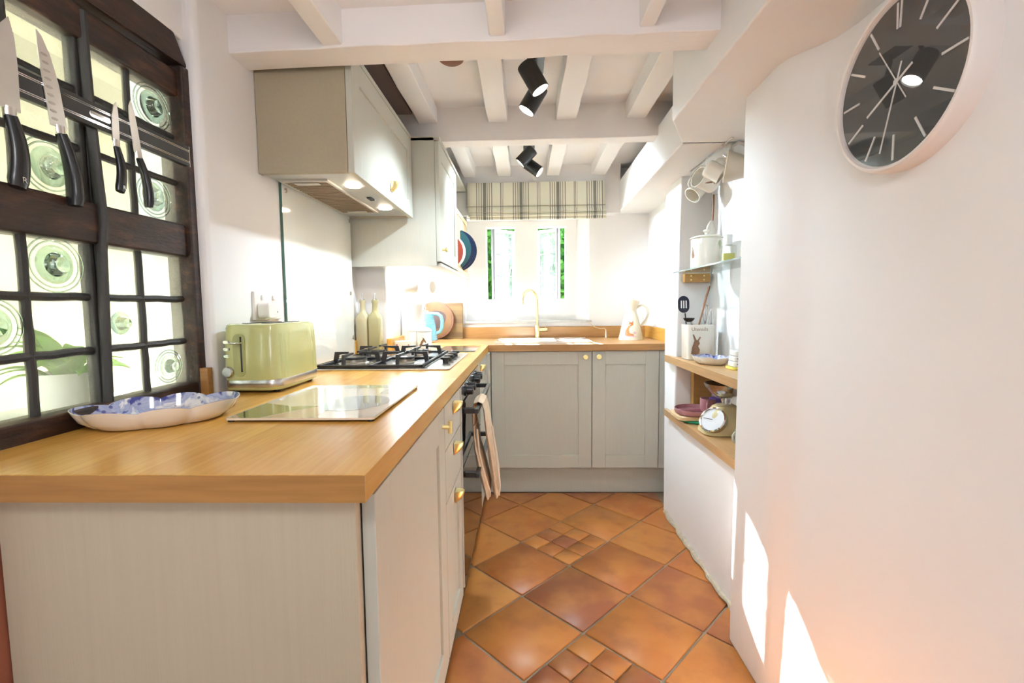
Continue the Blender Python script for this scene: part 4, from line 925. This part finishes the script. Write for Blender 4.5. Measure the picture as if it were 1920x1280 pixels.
MB().tube([(.655, 2.672, 1.012), (.68, 2.668, .985), (.705, 2.655, .968), (.735, 2.63, .962), (.755, 2.61, .966), (.765, 2.60, .955)], .0018, 8).build('cord', PALEWOOD, co, smooth=True)
MB().lathe([(.008, .9005), (.008, .912), (.005, .925), (.003, .945), (.002, .956), (0, .957)], (.765, 2.60, 0), 16).build('weight', CHROME, co, smooth=True)

# oven gloves over the handle
og = thing('oven_gloves', 'beige quilted double oven gloves hanging over the top oven handle', 'oven gloves', (.06, 1.09, .76))
def glove(path, w, name):
    """a padded strip following a path (x, z), spread along y"""
    P = [Vector((p[0], 0, p[1])) for p in path]; b = MB(); vs = []; n = 16
    for i, p in enumerate(P):
        t = (P[min(i+1, len(P)-1)]-P[max(i-1, 0)]).normalized(); nr = Vector((t.z, 0, -t.x)); f = i/(len(P)-1); ww = w(f)
        for k in range(n):
            a = 2*PI*k/n; ca, sa = math.cos(a), math.sin(a)
            vs.append(p + nr*(path[i][2]*sa) + Vector((0, 1.09+ww*(abs(ca)**.7)*(1 if ca > 0 else -1), 0)))
    fs = [(i*n+k, i*n+(k+1) % n, (i+1)*n+(k+1) % n, (i+1)*n+k) for i in range(len(P)-1) for k in range(n)] + [tuple(range(n))[::-1], tuple((len(P)-1)*n+k for k in range(n))]
    return b.add(vs, fs).build(name, FABRIC, og, smooth=True)
g1 = glove([(.026, .700, .006), (.026, .755, .006), (.033, .782, .006), (.047, .789, .006), (.061, .782, .006), (.068, .755, .007), (.076, .68, .010), (.088, .60, .014), (.098, .52, .015), (.104, .45, .013), (.106, .432, .006)], lambda f: .060+.018*math.sin(f*PI), 'glove')
g2_ = glove([(.028, .70, .006), (.034, .62, .010), (.052, .54, .015), (.068, .47, .014), (.074, .430, .007)], lambda f: .072+.010*math.sin(f*PI), 'glove')
MB().tube([(.094, 1.02, .70), (.104, 1.02, .62), (.112, 1.022, .55), (.118, 1.03, .48), (.114, 1.05, .437)], .0035, 8).build('binding', PIPING, g1, smooth=True)
MB().tube([(.040, 1.02, .69), (.048, 1.018, .60), (.066, 1.018, .52), (.082, 1.03, .46), (.080, 1.05, .433)], .0035, 8).build('binding', PIPING, g2_, smooth=True)

# ================================================================== WINDOW SIDE: knife rack and knives, blind
kr_ = thing('knife_rack', 'black magnetic knife rack with silver trim lines across the leaded window', 'knife rack', (-.62, .34, 1.50))
MB().box(-.634, -.621, .10, .572, 1.478, 1.526).build('strip', BLACKSAT, kr_, bevel=.002)
for z in (1.487, 1.490, 1.514, 1.517): MB().box(-.6215, -.6203, .10, .572, z-.0008, z+.0008).build('silver_line', CHROME, kr_)
MB().prism(rrect(.306, .352, 1.496, 1.508, .0055), -.6215, -.6198, 'x').build('badge', CHROME, kr_, bevel=.0006, seg=1)
MB().box(-.634, -.6195, .572, .5745, 1.477, 1.527).build('end_cap', CHROME, kr_)
def knife(y, ztip, zheel, zend, w, tilt, label, curve, granton=False):
    k = thing('kitchen_knife', label, 'knife', (-.616, y, (ztip+zheel)/2), 0, 'knives on the magnetic rack')
    H = ztip-zheel
    def tl(p): dz = p[1]-1.50; return (p[0]+dz*tilt, p[1])
    edge = [(y-w, zheel), (y-w*1.02, zheel+H*.35), (y-w*.92, zheel+H*.65), (y-w*.55, zheel+H*.88)] if curve < 0 else [(y-w, zheel), (y-w, zheel+H*.5), (y-w*.97, zheel+H*.80), (y-w*.80, ztip)]
    back = [(y, ztip), (y+w*.30, zheel+H*.8), (y+w*.42, zheel+H*.5), (y+w*.45, zheel)] if curve < 0 else [(y-w*.45, zheel+H*.95), (y, zheel+H*.78), (y+w*.35, zheel+H*.5), (y+w*.45, zheel)]
    poly = [tl(p) for p in edge+back][::-1]
    bl = MB().prism(poly, -.6200, -.6182, 'x').build('blade', BLADE, k)
    if granton:
        for q in range(9):
            z = zheel+H*(.08+.085*q); c = tl((y-w*.55, z)); MB().prism(ell(c[0], c[1], w*.30, .0024, 12), -.6182, -.6177, 'x').build('blade_hollow', mat('hollow_steel', (.52, .48, .46), .35, 1.), bl)
    yb = y-w*.18; b0 = tl((yb, zheel)); 
    MB().tube([(-.619, b0[0], zheel+.004), (-.619, tl((yb, zheel-.010))[0], zheel-.010)], .006+w*.10, 12, flat=.55).build('bolster', BLADE, k, smooth=True)
    zz = zheel-.010; Lh = zz-zend; hp = []
    for q in range(11):
        t = q/10; z = zz-Lh*t; hp.append((-.619, tl((yb+.008*math.sin(t*PI)*(1 if tilt < 0 else 1)+.004*t, z))[0], z))
    hd = MB().tube(hp, lambda t: (.0085+.0035*math.sin(t*PI*.9)+.004*t**3) * (.8 if w < .014 else 1.12) * (1 if t < .97 else .8), 14, flat=.75).build('handle', BLACKPL, k, smooth=True)
    cen = hp[9]
    text_part('R', .011 if w < .014 else .014, lambda u, v: (-.619+.0095*(.8 if w < .014 else 1.12)+.0008, cen[1]+u, cen[2]-.004+v), 'maker_mark', CHROME, hd)
knife(.168, 1.598, 1.449, 1.325, .024, .03, 'wide chef knife with curved edge, at the left end of the rack', -1)
knife(.242, 1.604, 1.450, 1.316, .021, -.10, 'santoku knife with hollowed blade on the rack above the bullseye pane', 1, True)
knife(.364, 1.547, 1.466, 1.366, .0115, .04, 'short paring knife on the rack beside the silver badge', -1)
knife(.412, 1.566, 1.460, 1.350, .0135, -.13, 'slim utility knife at the right end of the rack', -1)

bl = thing('roman_blind', 'cream and grey striped roman blind pulled up over the back window', 'blind', (.29, 2.57, 1.70))
def cloth(pts, x0, x1, name, th=.003):
    b = MB(); n = len(pts); nx = 28; vs = []; fs = []
    for i in range(nx+1):
        x = x0+(x1-x0)*i/nx
        for (y, z) in pts: sag = .0035*math.sin(i*1.3)*.3 + .004*(((i/nx)-.5)**2)*4; vs.append((x, y, z+sag*.5))
    for i in range(nx): fs += [(i*n+k, i*n+k+1, (i+1)*n+k+1, (i+1)*n+k) for k in range(n-1)]
    o = b.add(vs, fs).build(name, BLINDM, bl, smooth=True); md = o.modifiers.new('thickness', 'SOLIDIFY'); md.thickness = th; return o
cloth([(2.592, 1.946), (2.570, 1.944), (2.566, 1.93), (2.562, 1.86), (2.556, 1.80), (2.550, 1.787), (2.558, 1.783)], -.170, .748, 'top_fold')
cloth([(2.572, 1.80), (2.562, 1.782), (2.550, 1.762), (2.545, 1.747), (2.553, 1.741)], -.163, .752, 'middle_fold')
cloth([(2.575, 1.765), (2.560, 1.744), (2.548, 1.730), (2.548, 1.722), (2.556, 1.716)], -.158, .756, 'lower_fold')
cloth([(2.580, 1.74), (2.566, 1.722), (2.560, 1.705), (2.560, 1.697)], -.150, .757, 'bottom_hem')
MB().box(-.168, .746, 2.573, 2.599, 1.915, 1.942).build('headrail', WHITEPL, bl)

# ================================================================== ALCOVE SHELVES
def shelf_piece(z0, z1, lab):
    p = [(.946, .918), (.946, 1.862), (.962, 1.862), (.972, 1.772), (1.143, 1.772), (1.143, .918)]
    o = MB().prism(p[::-1], z0, z1).build('wall_shelf', OAK_SHELF, bevel=.0012, seg=1); tag(o, lab, 'shelf')
shelf_piece(.824, .860, 'upper oak shelf in the alcove holding the utensil pot')
shelf_piece(.538, .574, 'lower oak shelf in the alcove holding the kitchen scales')
sb = MB().box(1.050, 1.140, 1.725, 1.768, .5745, .8235).build('shelf_bracket', PANELWOOD, bevel=.002); tag(sb, 'upright oak block standing between the two alcove shelves', 'bracket')
gsf = thing('glass_shelf', 'thin clear glass shelf across the top of the alcove', 'shelf', (1.05, 1.35, 1.278))
gl_ = MB().box(.956, 1.140, .925, 1.768, 1.277, 1.283).build('glass_sheet', SHELFGLASS, gsf)
MB().box(.9545, .956, .925, 1.768, 1.277, 1.283).build('glass_edge', mat('glass_edge_blue', (.25, .33, .34), .1, coat=1.), gsf)
for y, z in ((1.30, 1.27), (1.66, 1.27)): MB().cyl((1.1445, y, 1.272), (1.105, y, 1.272), .005, 10).build('shelf_pin', CHROME, gsf, smooth=True)
wbk = thing('wood_block', 'small varnished wooden block screwed to the alcove side under the glass shelf', 'wood block', (1.07, 1.76, 1.25))
MB().box(1.004, 1.128, 1.742, 1.774, 1.230, 1.274).build('block', PANELWOOD, wbk, bevel=.003)
for x in (1.035, 1.098):
    for z in (1.242, 1.262): MB().lathe([(.0045, 0), (.004, -.0015), (0, -.0018)], (x, 1.742, z), 12, 'y').build('screw', BRASS, wbk)
# canister, bottle, bowl on glass
cn = thing('canister', 'cream lidded canister with painted animal on the glass shelf', 'canister', (1.035, 1.555, 1.2835))
MB().lathe([(.060, 0), (.066, .003), (.067, .010), (.067, .128), (.065, .132)], (0, 0, 0), 40).build('body', BONECER, cn, smooth=True, world=False)
MB().lathe([(.070, .1325), (.071, .137), (.062, .143), (.02, .149), (.009, .151), (.008, .158), (.016, .166), (.013, .172), (0, .174)], (0, 0, 0), 40).build('lid', BONECER, cn, smooth=True, world=False)
fc = lambda u, v: (.0674*math.sin(u/.067), -.0674*math.cos(u/.067), v)
decal([[(-.100, .062), (-.094, .082), (-.096, .100), (-.090, .092), (-.084, .074), (-.078, .054), (-.084, .044), (-.096, .046)]], fc).build('painted_animal', BROWNPRINT, cn, world=False)
decal([ell(.040, .105, .012, .014, 14), ell(.044, .088, .008, .010, 14)], fc).build('painted_leaf', GREENPRINT, cn, world=False)
pf = thing('scent_bottle', 'square clear bottle of yellow liquid with silver cap on the glass shelf', 'bottle', (1.052, 1.365, 1.2835))
MB().prism(rrect(-.028, .028, -.016, .016, .003), 0, .078).build('flask', PERFUME, pf, bevel=.002, world=False)
MB().prism(rrect(-.023, .023, -.011, .011, .002), .005, .046).build('liquid', OILLIQ, pf, world=False)
MB().prism(rrect(-.012, .012, -.012, .012, .002), .0785, .122).build('cap', STEEL, pf, bevel=.001, seg=1, world=False)
rk = thing('ramekin', 'small white painted pot beside the scent bottle on the glass shelf', 'pot', (1.082, 1.232, 1.2835))
MB().lathe([(.032, 0), (.036, .004), (.038, .046), (.035, .047), (.033, .008), (0, .006)], (0, 0, 0), 30).build('bowl', BONECER, rk, smooth=True, world=False)
fr_ = lambda u, v: (.0378*math.sin(u/.0375), -.0378*math.cos(u/.0375), v)
decal([ell(-.020, .026, .005, .012, 12, .4), ell(-.012, .016, .006, .005)], fr_).build('painted_sprig', ORANGEPRINT, rk, world=False)
decal([ell(.012, .030, .006, .008)], fr_).build('painted_leaf', GREENPRINT, rk, world=False)

# utensil pot and its tools
ZU = .8604
up_ = thing('utensil_pot', 'white utensil pot with painted hare on the upper shelf', 'pot', (1.040, 1.650, ZU))
def sqr(h, z, r): return [(x, y, z) for x, y in rrect(-h, h, -h*.8, h*.8, r, 6)]
rings([sqr(.062, 0, .02), sqr(.065, .004, .02), sqr(.067, .160, .02), sqr(.0672, .166, .02), sqr(.0645, .167, .018), sqr(.062, .02, .018)]).build('body', BONECER, up_, smooth=True, world=False)
fu = lambda u, v: (u, -.0526 - .0016*v/.16, v)
decal([[(-.050, .030), (-.030, .024), (-.012, .030), (-.010, .050), (-.018, .066), (-.010, .078), (-.014, .090), (-.026, .096), (-.040, .124), (-.044, .118), (-.036, .092), (-.046, .060)], [(-.022, .094), (-.010, .112), (-.006, .106), (-.016, .090)]], fu).build('painted_hare', BROWNPRINT, up_, world=False)
text_part('Utensils', .024, lambda u, v: (u-.012, -.0526-.0016*(v+.136)/.16-.0003, v+.138), 'lettering', BROWNPRINT, up_, world=False)
def tool(name, label, b, m, head=None, loc=None):
    o = thing(name, label, 'utensil', (1.04, 1.65, ZU+.03), 0, 'utensils in the pot'); b.build('handle', m, o, smooth=True)
    return o
ss = tool('slotted_spoon', 'black slotted spoon standing at the left of the utensil pot', MB().tube([(1.005, 1.655, ZU+.02), (.985, 1.650, ZU+.15), (.975, 1.645, ZU+.22)], .0045, 8, flat=.6), BLACKPL)
hp_ = MB().prism(rrect(-.028, .028, -.040, .040, .0279, 8), -.002, .002)
def ssx(v): return Vector((.966 + v.x*.95, 1.640 + v.z + v.y*.10, ZU+.262 + v.y))
hp_.xf(ssx).build('spoon_head', mat('spoon_navy_black', (.012, .012, .03), .3), ss, bevel=.001, seg=1)
for k in (-1, 0, 1): MB().box(k*.012-.0028, k*.012+.0028, -.018, .018, -.0026, .0026).xf(ssx).build('slot', WHITEPL, ss)
ws = tool('wooden_spoon', 'brown wooden spatula leaning right in the utensil pot', MB().tube([(1.020, 1.655, ZU+.02), (1.042, 1.650, ZU+.16), (1.072, 1.645, ZU+.29), (1.083, 1.643, ZU+.335), (1.086, 1.642, ZU+.348)], lambda t: .007+.006*t**2 if t < .97 else .007, 12, flat=.5), DARKWOODSP)
wk = tool('whisk', 'steel balloon whisk at the right of the utensil pot', MB().cyl((1.070, 1.668, ZU+.02), (1.078, 1.665, ZU+.165), .006, 10), STEEL)
for k in range(5):
    a = PI*k/5; pts = [(1.078 + .018*math.sin(PI*t)*math.cos(a)*(1 if t <= 1 else -1), 1.665 + .018*math.sin(PI*t)*math.sin(a), ZU+.165+.095*math.sin(PI*t/2)) for t in [q/8 for q in range(9)]]
    pts2 = [(2*1.078-p[0], 2*1.665-p[1], p[2]) for p in pts]; MB().tube(pts + pts2[::-1][1:], .0012, 6).build('wire', STEEL, wk, smooth=True)
ld = tool('ladle', 'dark steel ladle resting low in the utensil pot', MB().tube([(1.03, 1.64, ZU+.03), (1.010, 1.63, ZU+.15), (.995, 1.625, ZU+.185)], .004, 8), STEEL)
MB().lathe([(0, 0), (.012, .002), (.022, .010), (.026, .020), (.024, .020), (.012, .006), (0, .003)], (.985, 1.620, ZU+.178), 20).build('ladle_bowl', BLACKSAT, ld, smooth=True)
tg = tool('tongs', 'steel tongs standing at the right of the utensil pot', MB().tube([(1.085, 1.64, ZU+.02), (1.092, 1.636, ZU+.235), (1.097, 1.634, ZU+.240), (1.101, 1.636, ZU+.230), (1.098, 1.64, ZU+.02)], .0035, 8, flat=1.6), STEEL)
# blue dish and butter dish on the upper shelf
d2 = thing('serving_dish', 'small blue and white lobed dish on the upper alcove shelf', 'dish', (1.032, 1.470, ZU), .25)
scallop_dish(.066, .088, .030, DISHW, BLUEWHITE, d2)
b2 = thing('butter_dish', 'white stacked butter dish with yellow base on the upper alcove shelf', 'butter dish', (1.078, 1.285, ZU))
MB().prism(rrect(-.048, .055, -.040, .040, .012), 0, .011).build('tray', YELLOWCER, b2, bevel=.003, world=False)
for k in range(3):
    l_ = MB().prism(rrect(-.040+k*.002, .048-k*.002, -.034, .034, .012), .0112+k*.022, .0112+(k+1)*.022-.001).build('tier', WHITECER, b2, bevel=.004, world=False)
    if k < 2: decal([ell(x, .0112+k*.022+.012, .0035, .0025) for x in (-.028, -.008, .012, .032)], lambda u, v: (u, -.0344, v)).build('blue_dots', BLUEPRINT, l_, world=False)

# lower shelf: plates, mug, scales, teacup
ZL = .5744
gd = MB().lathe([(.086, 0), (.094, .003), (.096, .010), (.092, .012), (0, .012)], (0, 0, 0), 36).build('green_tray', GREENPL, smooth=True); gd.location = (1.030, 1.605, ZL); tag(gd, 'round green plastic tray under the wooden board on the lower shelf', 'tray')
wd = thing('serving_board', 'small pale wooden paddle board under the mauve plate', 'board', (1.020, 1.610, ZL+.0125))
MB().prism(rrect(-.100, .075, -.080, .080, .03), 0, .018).build('board', PALEWOOD, wd, bevel=.003, world=False)
MB().prism(rrect(-.145, -.098, -.020, .020, .012), .002, .016).xf(lambda v: Vector((v.x*.98+.06, v.y+.09, v.z))).build('handle', PALEWOOD, wd, bevel=.003, world=False)
ps = thing('divided_plate', 'mauve divided plate on the pale board, lower shelf', 'plate', (1.022, 1.605, ZL+.031))
MB().lathe([(.082, 0), (.094, .004), (.098, .012), (.099, .026), (.095, .027), (.092, .010), (0, .008)], (0, 0, 0), 40).build('dish', PINKCER, ps, smooth=True, world=False)
MB().box(-.09, .09, -.004, .004, .008, .022).build('divider', PINKCER, ps, bevel=.002, world=False)
mg = make_mug(PINKCER, 'mauve mug standing on the divided plate, lower shelf', .036, .060); mg.location = (1.060, 1.560, ZL+.031+.0225); mg.rotation_euler = (0, 0, -2.0)
tb = thing('plastic_tub', 'clear tub with purple lid behind the kitchen scales', 'tub', (1.105, 1.56, ZL))
MB().lathe([(.030, 0), (.033, .004), (.035, .090)], (0, 0, 0), 28).build('tub', mat('frosted_plastic', (.62, .63, .66), .3), tb, smooth=True, world=False)
MB().lathe([(.037, .0905), (.038, .094), (.038, .112), (.034, .115), (0, .115)], (0, 0, 0), 28).build('lid', PURPLE, tb, smooth=True, world=False)
ks = thing('kitchen_scales', 'cream retro kitchen scales with chrome dial and steel pan', 'scales', (1.050, 1.385, ZL))
CREAMSC = mat('scales_cream', (.68, .58, .32), .25, coat=.5)
def sr(hx, hy, z, cx=0): return [(cx+x, y, z) for x, y in rrect(-hx, hx, -hy, hy, min(hx, hy)*.7, 6)]
rings([sr(.086, .070, 0), sr(.090, .074, .004), sr(.090, .074, .012), sr(.082, .068, .045, .004), sr(.066, .056, .085, .010), sr(.050, .044, .112, .014), sr(.034, .032, .122, .014), sr(.02, .02, .124, .014)]).build('body', CREAMSC, ks, smooth=True, world=False)
def dial(v):  # dial leaning back on the aisle side, facing left and towards the camera
    M = Matrix.Rotation(math.radians(38), 4, 'Z') @ Matrix.Rotation(math.radians(-56), 4, 'Y'); return M @ v + Vector((-.056, -.044, .066))
MB().lathe([(.056, -.016), (.057, 0), (.056, .004), (.050, .006), (.048, .002)], (0, 0, 0), 36, ring=True).xf(dial).build('dial_ring', CHROME, ks, smooth=True, world=False)
MB().lathe([(.0485, .0005), (.0485, .0018), (0, .0018)], (0, 0, 0), 36).xf(dial).build('dial_face', mat('dial_white', (.82, .84, .86), .06, coat=1.), ks, world=False)
MB().box(-.001, .001, 0, .040, .002, .003).xf(dial).build('needle', BLACKPL, ks, world=False)
MB().cyl((.014, 0, .124), (.014, 0, .152), .010, 16).build('stem', CHROME, ks, smooth=True, world=False)
for s_g in (-1, 1): MB().cyl((.014+s_g*.022, -.012, .150), (.014+s_g*.014, -.010, .120), .004, 10).build('arm', CHROME, ks, smooth=True, world=False)
MB().lathe([(0, .152), (.030, .153), (.058, .168), (.080, .198), (.086, .212), (.083, .212), (.056, .172), (.028, .157), (0, .156)], (.012, 0, 0), 40).xf(lambda v: Vector((v.x, v.y, v.z+.05*(0)))).build('pan', mat('pan_steel', (.55, .52, .50), .16, 1.), ks, smooth=True, world=False)
tc_ = make_mug(mat('pale_green_glaze', (.66, .70, .63), .2, coat=.3), 'pale green mug at the near end of the lower shelf', .036, .062); tc_.location = (1.066, 1.205, ZL); tc_.rotation_euler = (0, 0, PI+.35)

# mugs on hooks under the soffit
hr = thing('hook_rail', 'row of small metal cup hooks under the soffit above the alcove', 'hook rail', (1.005, 1.48, 1.75))
MB().box(1.001, 1.009, 1.24, 1.70, 1.7485, 1.7519).build('rail', CHROME, hr)
HK = ((1.003, 1.672), (1.003, 1.490), (1.006, 1.300))
for x, y in HK: MB().tube([(x, y, 1.749), (x, y, 1.725), (x+.010, y-.004, 1.714), (x+.012, y-.004, 1.704), (x, y, 1.698), (x-.010, y+.002, 1.706)], .0022, 8).build('hook', CHROME, hr, smooth=True)
def motif(g, r, polys, m, nm='painted_motif', ang=0.):
    f = lambda u, v: ((r+.0004)*math.cos(u/r+ang), (r+.0004)*math.sin(u/r+ang), v); decal(polys, f).build(nm, m, g, world=False)
g = make_mug(BONECER, 'farthest white mug hanging under the soffit by the pillar', .040, .082); motif(g, .040, [ell(0, .04, .012, .014)], PINKPRINT, ang=PI); hang(g, (1.003, 1.672, 1.706), .15, .35, -.75)
g = make_mug(BONECER, 'middle white mug with brown sprig hanging under the soffit', .043, .088); motif(g, .043, [ell(0, .05, .004, .022, 12, .5), ell(.012, .045, .004, .022, 12, -.5), ell(.02, .03, .006, .005)], BROWNPRINT, ang=-PI*.75); hang(g, (1.003, 1.490, 1.706), -.3, .35, .28)
g = make_mug(BONECER, 'slender white cup hanging behind the ribbed cup under the soffit', .036, .070); hang(g, (1.045, 1.395, 1.712), .2, 2.7, -.6)
g = thing('ribbed_cup', 'large ribbed cream cup, nearest of those hanging under the soffit', 'mug', (0, 0, 0))
pr_ = []
for k in range(16): pr_ += [(.034+.026*(k/15), k*.0058), (.0355+.026*(k/15), k*.0058+.0029)]
MB().lathe([(0, 0)] + pr_ + [(.058, .0935), (.034, .006), (0, .005)], (0, 0, 0), 36).build('cup', mat('ribbed_cream', (.66, .58, .46), .35), g, smooth=True, world=False)
MB().tube([(.052, 0, .078), (.074, 0, .080), (.088, 0, .062), (.082, 0, .038), (.060, 0, .024), (.040, 0, .022)], .0045, 10, flat=1.4).build('handle', mat('grey_handle', (.50, .48, .44), .4), g, smooth=True, world=False)
hang(g, (1.055, 1.275, 1.712), .35, -.35, .15)
hs = thing('hanging_spoon', 'cream ceramic spoon hanging by a brown wooden handle in the alcove corner', 'spoon', (1.115, 1.70, 1.45))
MB().tube([(1.116, 1.69, 1.64), (1.115, 1.69, 1.56), (1.113, 1.69, 1.52)], .0045, 10).build('handle', DARKWOODSP, hs, smooth=True)
MB().lathe([(0, -.052), (.012, -.048), (.022, -.028), (.024, -.005), (.018, .02), (.008, .036), (.005, .042), (0, .043)], (1.106, 1.69, 1.478), 20, sy=.45).build('spoon_bowl', BONECER, hs, smooth=True)
MB().cyl((1.146, 1.69, 1.642), (1.108, 1.69, 1.642), .0025, 8).build('peg', CHROME, hs, smooth=True)

# ================================================================== CLOCK
ck = thing('wall_clock', 'round wall clock with black face and white rim on the near right wall', 'clock', (.963, .347, 1.54))
XC = .920; CY, CZ = .347, 1.541
RIM = mat('clock_rim', (.80, .755, .72), .4)
MB().lathe([(.155, .0005+.003), (.156, 0), (.161, -.0005), (.1635, .002), (.165, .006), (.165, .050), (.150, .050), (.150, .010)], (XC, CY, CZ), 72, 'x', ring=True).build('rim', RIM, ck, smooth=True)
MB().lathe([(.1552, .008), (.1552, .010), (0, .010)], (XC, CY, CZ), 64, 'x').build('face', mat('clock_black', (.032, .032, .033), .5), ck)
MB().lathe([(.1552, .0038), (.1552, .0050), (0, .0050), (0, .0038)], (XC, CY, CZ), 64, 'x').build('cover_glass', glass_thin('clock_glass', (1, 1, 1), 0, .012), ck)
MARK = mat('clock_marker', (.80, .78, .76), .35, .2)
def bar(a, r0, r1, w_, z, nm, m, par):
    """a flat baton: angle clockwise from twelve seen from the room (left is +y)"""
    d = Vector((0, -math.sin(a), math.cos(a))); s_ = Vector((0, math.cos(a), math.sin(a)))*w_/2; vs = []
    for x in (XC+z, XC+z+.0016):
        for rr, q in ((r0, -1), (r1, -1), (r1, 1), (r0, 1)): vs.append(Vector((x, CY, CZ)) + d*rr + s_*q)
    return MB().add(vs, [(0, 1, 2, 3), (7, 6, 5, 4), (0, 4, 5, 1), (1, 5, 6, 2), (2, 6, 7, 3), (3, 7, 4, 0)]).build(nm, m, par)
for k in range(12):
    a = 2*PI*k/12
    if k == 0:
        for o_ in (-.033, .033): bar(o_, .098, .146, .0036, .0062, 'hour_marker', MARK, ck)
    else: bar(a, .098, .146, .0042, .0062, 'hour_marker', MARK, ck)
bar(math.radians(243), -.040, .084, .0045, .0070, 'hour_hand', MARK, ck)
bar(math.radians(196), -.035, .128, .0038, .0074, 'minute_hand', MARK, ck)
bar(math.radians(328), -.045, .092, .0026, .0078, 'second_hand', MARK, ck)
MB().lathe([(.006, .0062), (.006, .0056), (0, .0056)], (XC, CY, CZ), 20, 'x').build('hub', MARK, ck)

# ================================================================== CEILING SPOTLIGHTS
def spot_fixture(label, base, heads, energies):
    f = thing('spotlight', label, 'spotlight', (base[0], base[1], 2.05), 0, 'black twin ceiling spotlights')
    x, y = base; MB().prism(rrect(x-.033, x+.033, y-.10, y+.16, .008), 2.040, 2.0615).build('ceiling_plate', BLACKSAT, f, bevel=.002)
    for (p, d), energy in zip(heads, energies):
        P = Vector(p); D = Vector(d).normalized(); q = P + D*.110
        MB().tube([(x, P.y-.01, 2.042), (x, P.y-.01, 2.015), P + D*.02], .007, 10).build('arm', BLACKSAT, f, smooth=True)
        M = D.to_track_quat('Z', 'Y').to_matrix()
        hd = MB().lathe([(.022, 0), (.033, .004), (.034, .010), (.034, .108), (.031, .108), (.030, .099), (0, .099)], (0, 0, 0), 28).xf(lambda v: P + M @ v).build('lamp_head', BLACKSAT, f, smooth=True)
        MB().lathe([(.0295, .0995), (.0295, .102), (0, .102)], (0, 0, 0), 24).xf(lambda v: P + M @ v).build('lens', LENS, hd)
        light('spotlight_beam', 'SPOT', P + D*.114, D, energy, (.70, .87, 1), spot_size=1.75, spot_blend=.7, shadow_soft_size=.024)
spot_fixture('black twin ceiling spotlight nearer the camera', (.262, 1.17), (((.222, 1.135, 1.985), (.45, .0, -.78)), ((.282, 1.265, 1.965), (-.46, .0, -.74))), (7.0, 13.0))
spot_fixture('black twin ceiling spotlight farther off, by the blind', (.245, 2.12), (((.268, 2.085, 2.000), (-.60, .05, -.60)), ((.222, 2.17, 1.955), (.64, -.12, -.50))), (10.0, 22.0))
cr_ = MB().lathe([(.046, 2.0615), (.046, 2.050), (.036, 2.043), (0, 2.042)], (-.056, 1.225, 0), 32).build('ceiling_rose', BROWNROSE, smooth=True); tag(cr_, 'small brown wooden ceiling rose above the worktop', 'ceiling rose')

# ================================================================== OUTDOORS
gr = struct('ground', MB().box(-6, 8, 2.9, 14, -.35, -.3), LAWN)
struct('path', MB().box(-6, -.82, -4, 2.9, .25, .30), PALEGROUND)
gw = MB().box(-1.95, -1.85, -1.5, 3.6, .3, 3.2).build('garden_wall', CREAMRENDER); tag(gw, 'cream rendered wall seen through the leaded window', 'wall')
struct('porch_sky_shade', MB().box(-1.95, -.80, -.35, 2.85, 2.25, 2.32), CREAMRENDER)  # unseen porch cover, added and stretched to hold sky light off the leaded window
ledge = struct('trim_7', MB().box(-.95, -.70, -.4, .62, .86, .90), PALEGROUND)
pp = thing('potted_plant', 'bright green leafy plant on the ledge outside the leaded window', 'plant', (-.82, .42, .90))
MB().lathe([(.045, 0), (.060, .07), (.063, .085), (.058, .085), (.055, .07), (0, .07)], (0, 0, 0), 24).build('pot', mat('pale_pot', (.7, .68, .62), .6), pp, smooth=True, world=False)
def leaf_mesh():
    b = MB(); n = 8; vs = []; fs = []
    for i in range(n+1):
        t = i/n; wv = .022*math.sin(PI*t**.8)**.8*(1 if 0 < i < n else .05)
        for s_, dz in ((-1, .004), (0, 0), (1, .004)): vs.append((t*.12, s_*wv, .035*math.sin(t*2.2)-.02*t*t + dz))
    for i in range(n):
        for k in (0, 1): fs.append((i*3+k, i*3+k+1, i*3+k+4, i*3+k+3))
    return b.add(vs, fs)
lf0 = None
for k in range(44):
    a = random.uniform(0, 2*PI); el_ = random.uniform(-.2, 1.0); s_ = random.uniform(.5, .95)
    if lf0 is None: lf0 = leaf_mesh().build('leaf', PLANTLEAF, pp, smooth=True, world=False); o = lf0
    else: o = lf0.copy(); C.objects.link(o)
    o.rotation_euler = (random.uniform(-.4, .4), -el_, a); o.location = (.02*math.cos(a), .02*math.sin(a), random.uniform(.06, .11)); o.scale = (s_, s_, s_)
# hedge beyond the back window: one object, leaves beyond counting
vs = []; fs = []
for k in range(16000):
    x = random.uniform(-1.7, 2.8); z = random.uniform(-.3, 2.35); y = 4.9 + .35*math.sin(x*2.1+z*1.3) + .25*math.sin(x*5.2-z*3.1) + random.uniform(-.12, .35) + .15*z
    c = Vector((x, y, z)); u = Vector((random.gauss(0, 1), random.gauss(0, .6), random.gauss(0, 1))).normalized(); v = u.cross(Vector((random.gauss(0, .5), -1, random.gauss(0, .5)))).normalized(); s_ = random.uniform(.03, .065)
    o = len(vs); vs += [tuple(c-u*s_), tuple(c+v*s_*.5), tuple(c+u*s_), tuple(c-v*s_*.5)]; fs.append((o, o+1, o+2, o+3))
for k in range(2600):       # the shaded inner mass of the hedge
    c = Vector((random.uniform(-2.8, 3.0), 5.75+random.uniform(0, .25), random.uniform(-.3, 2.3))); s_ = random.uniform(.12, .2)
    o = len(vs); vs += [tuple(c+Vector((math.cos(q)*s_, random.uniform(-.03, .03), math.sin(q)*s_))) for q in (k, k+1.57, k+3.14, k+4.71)]; fs.append((o, o+1, o+2, o+3))
hg = MB().add(vs, fs).build('hedge', HEDGELEAF); hg['kind'] = 'stuff'; tag(hg, 'dense green hedge seen through the open back casements', 'hedge')
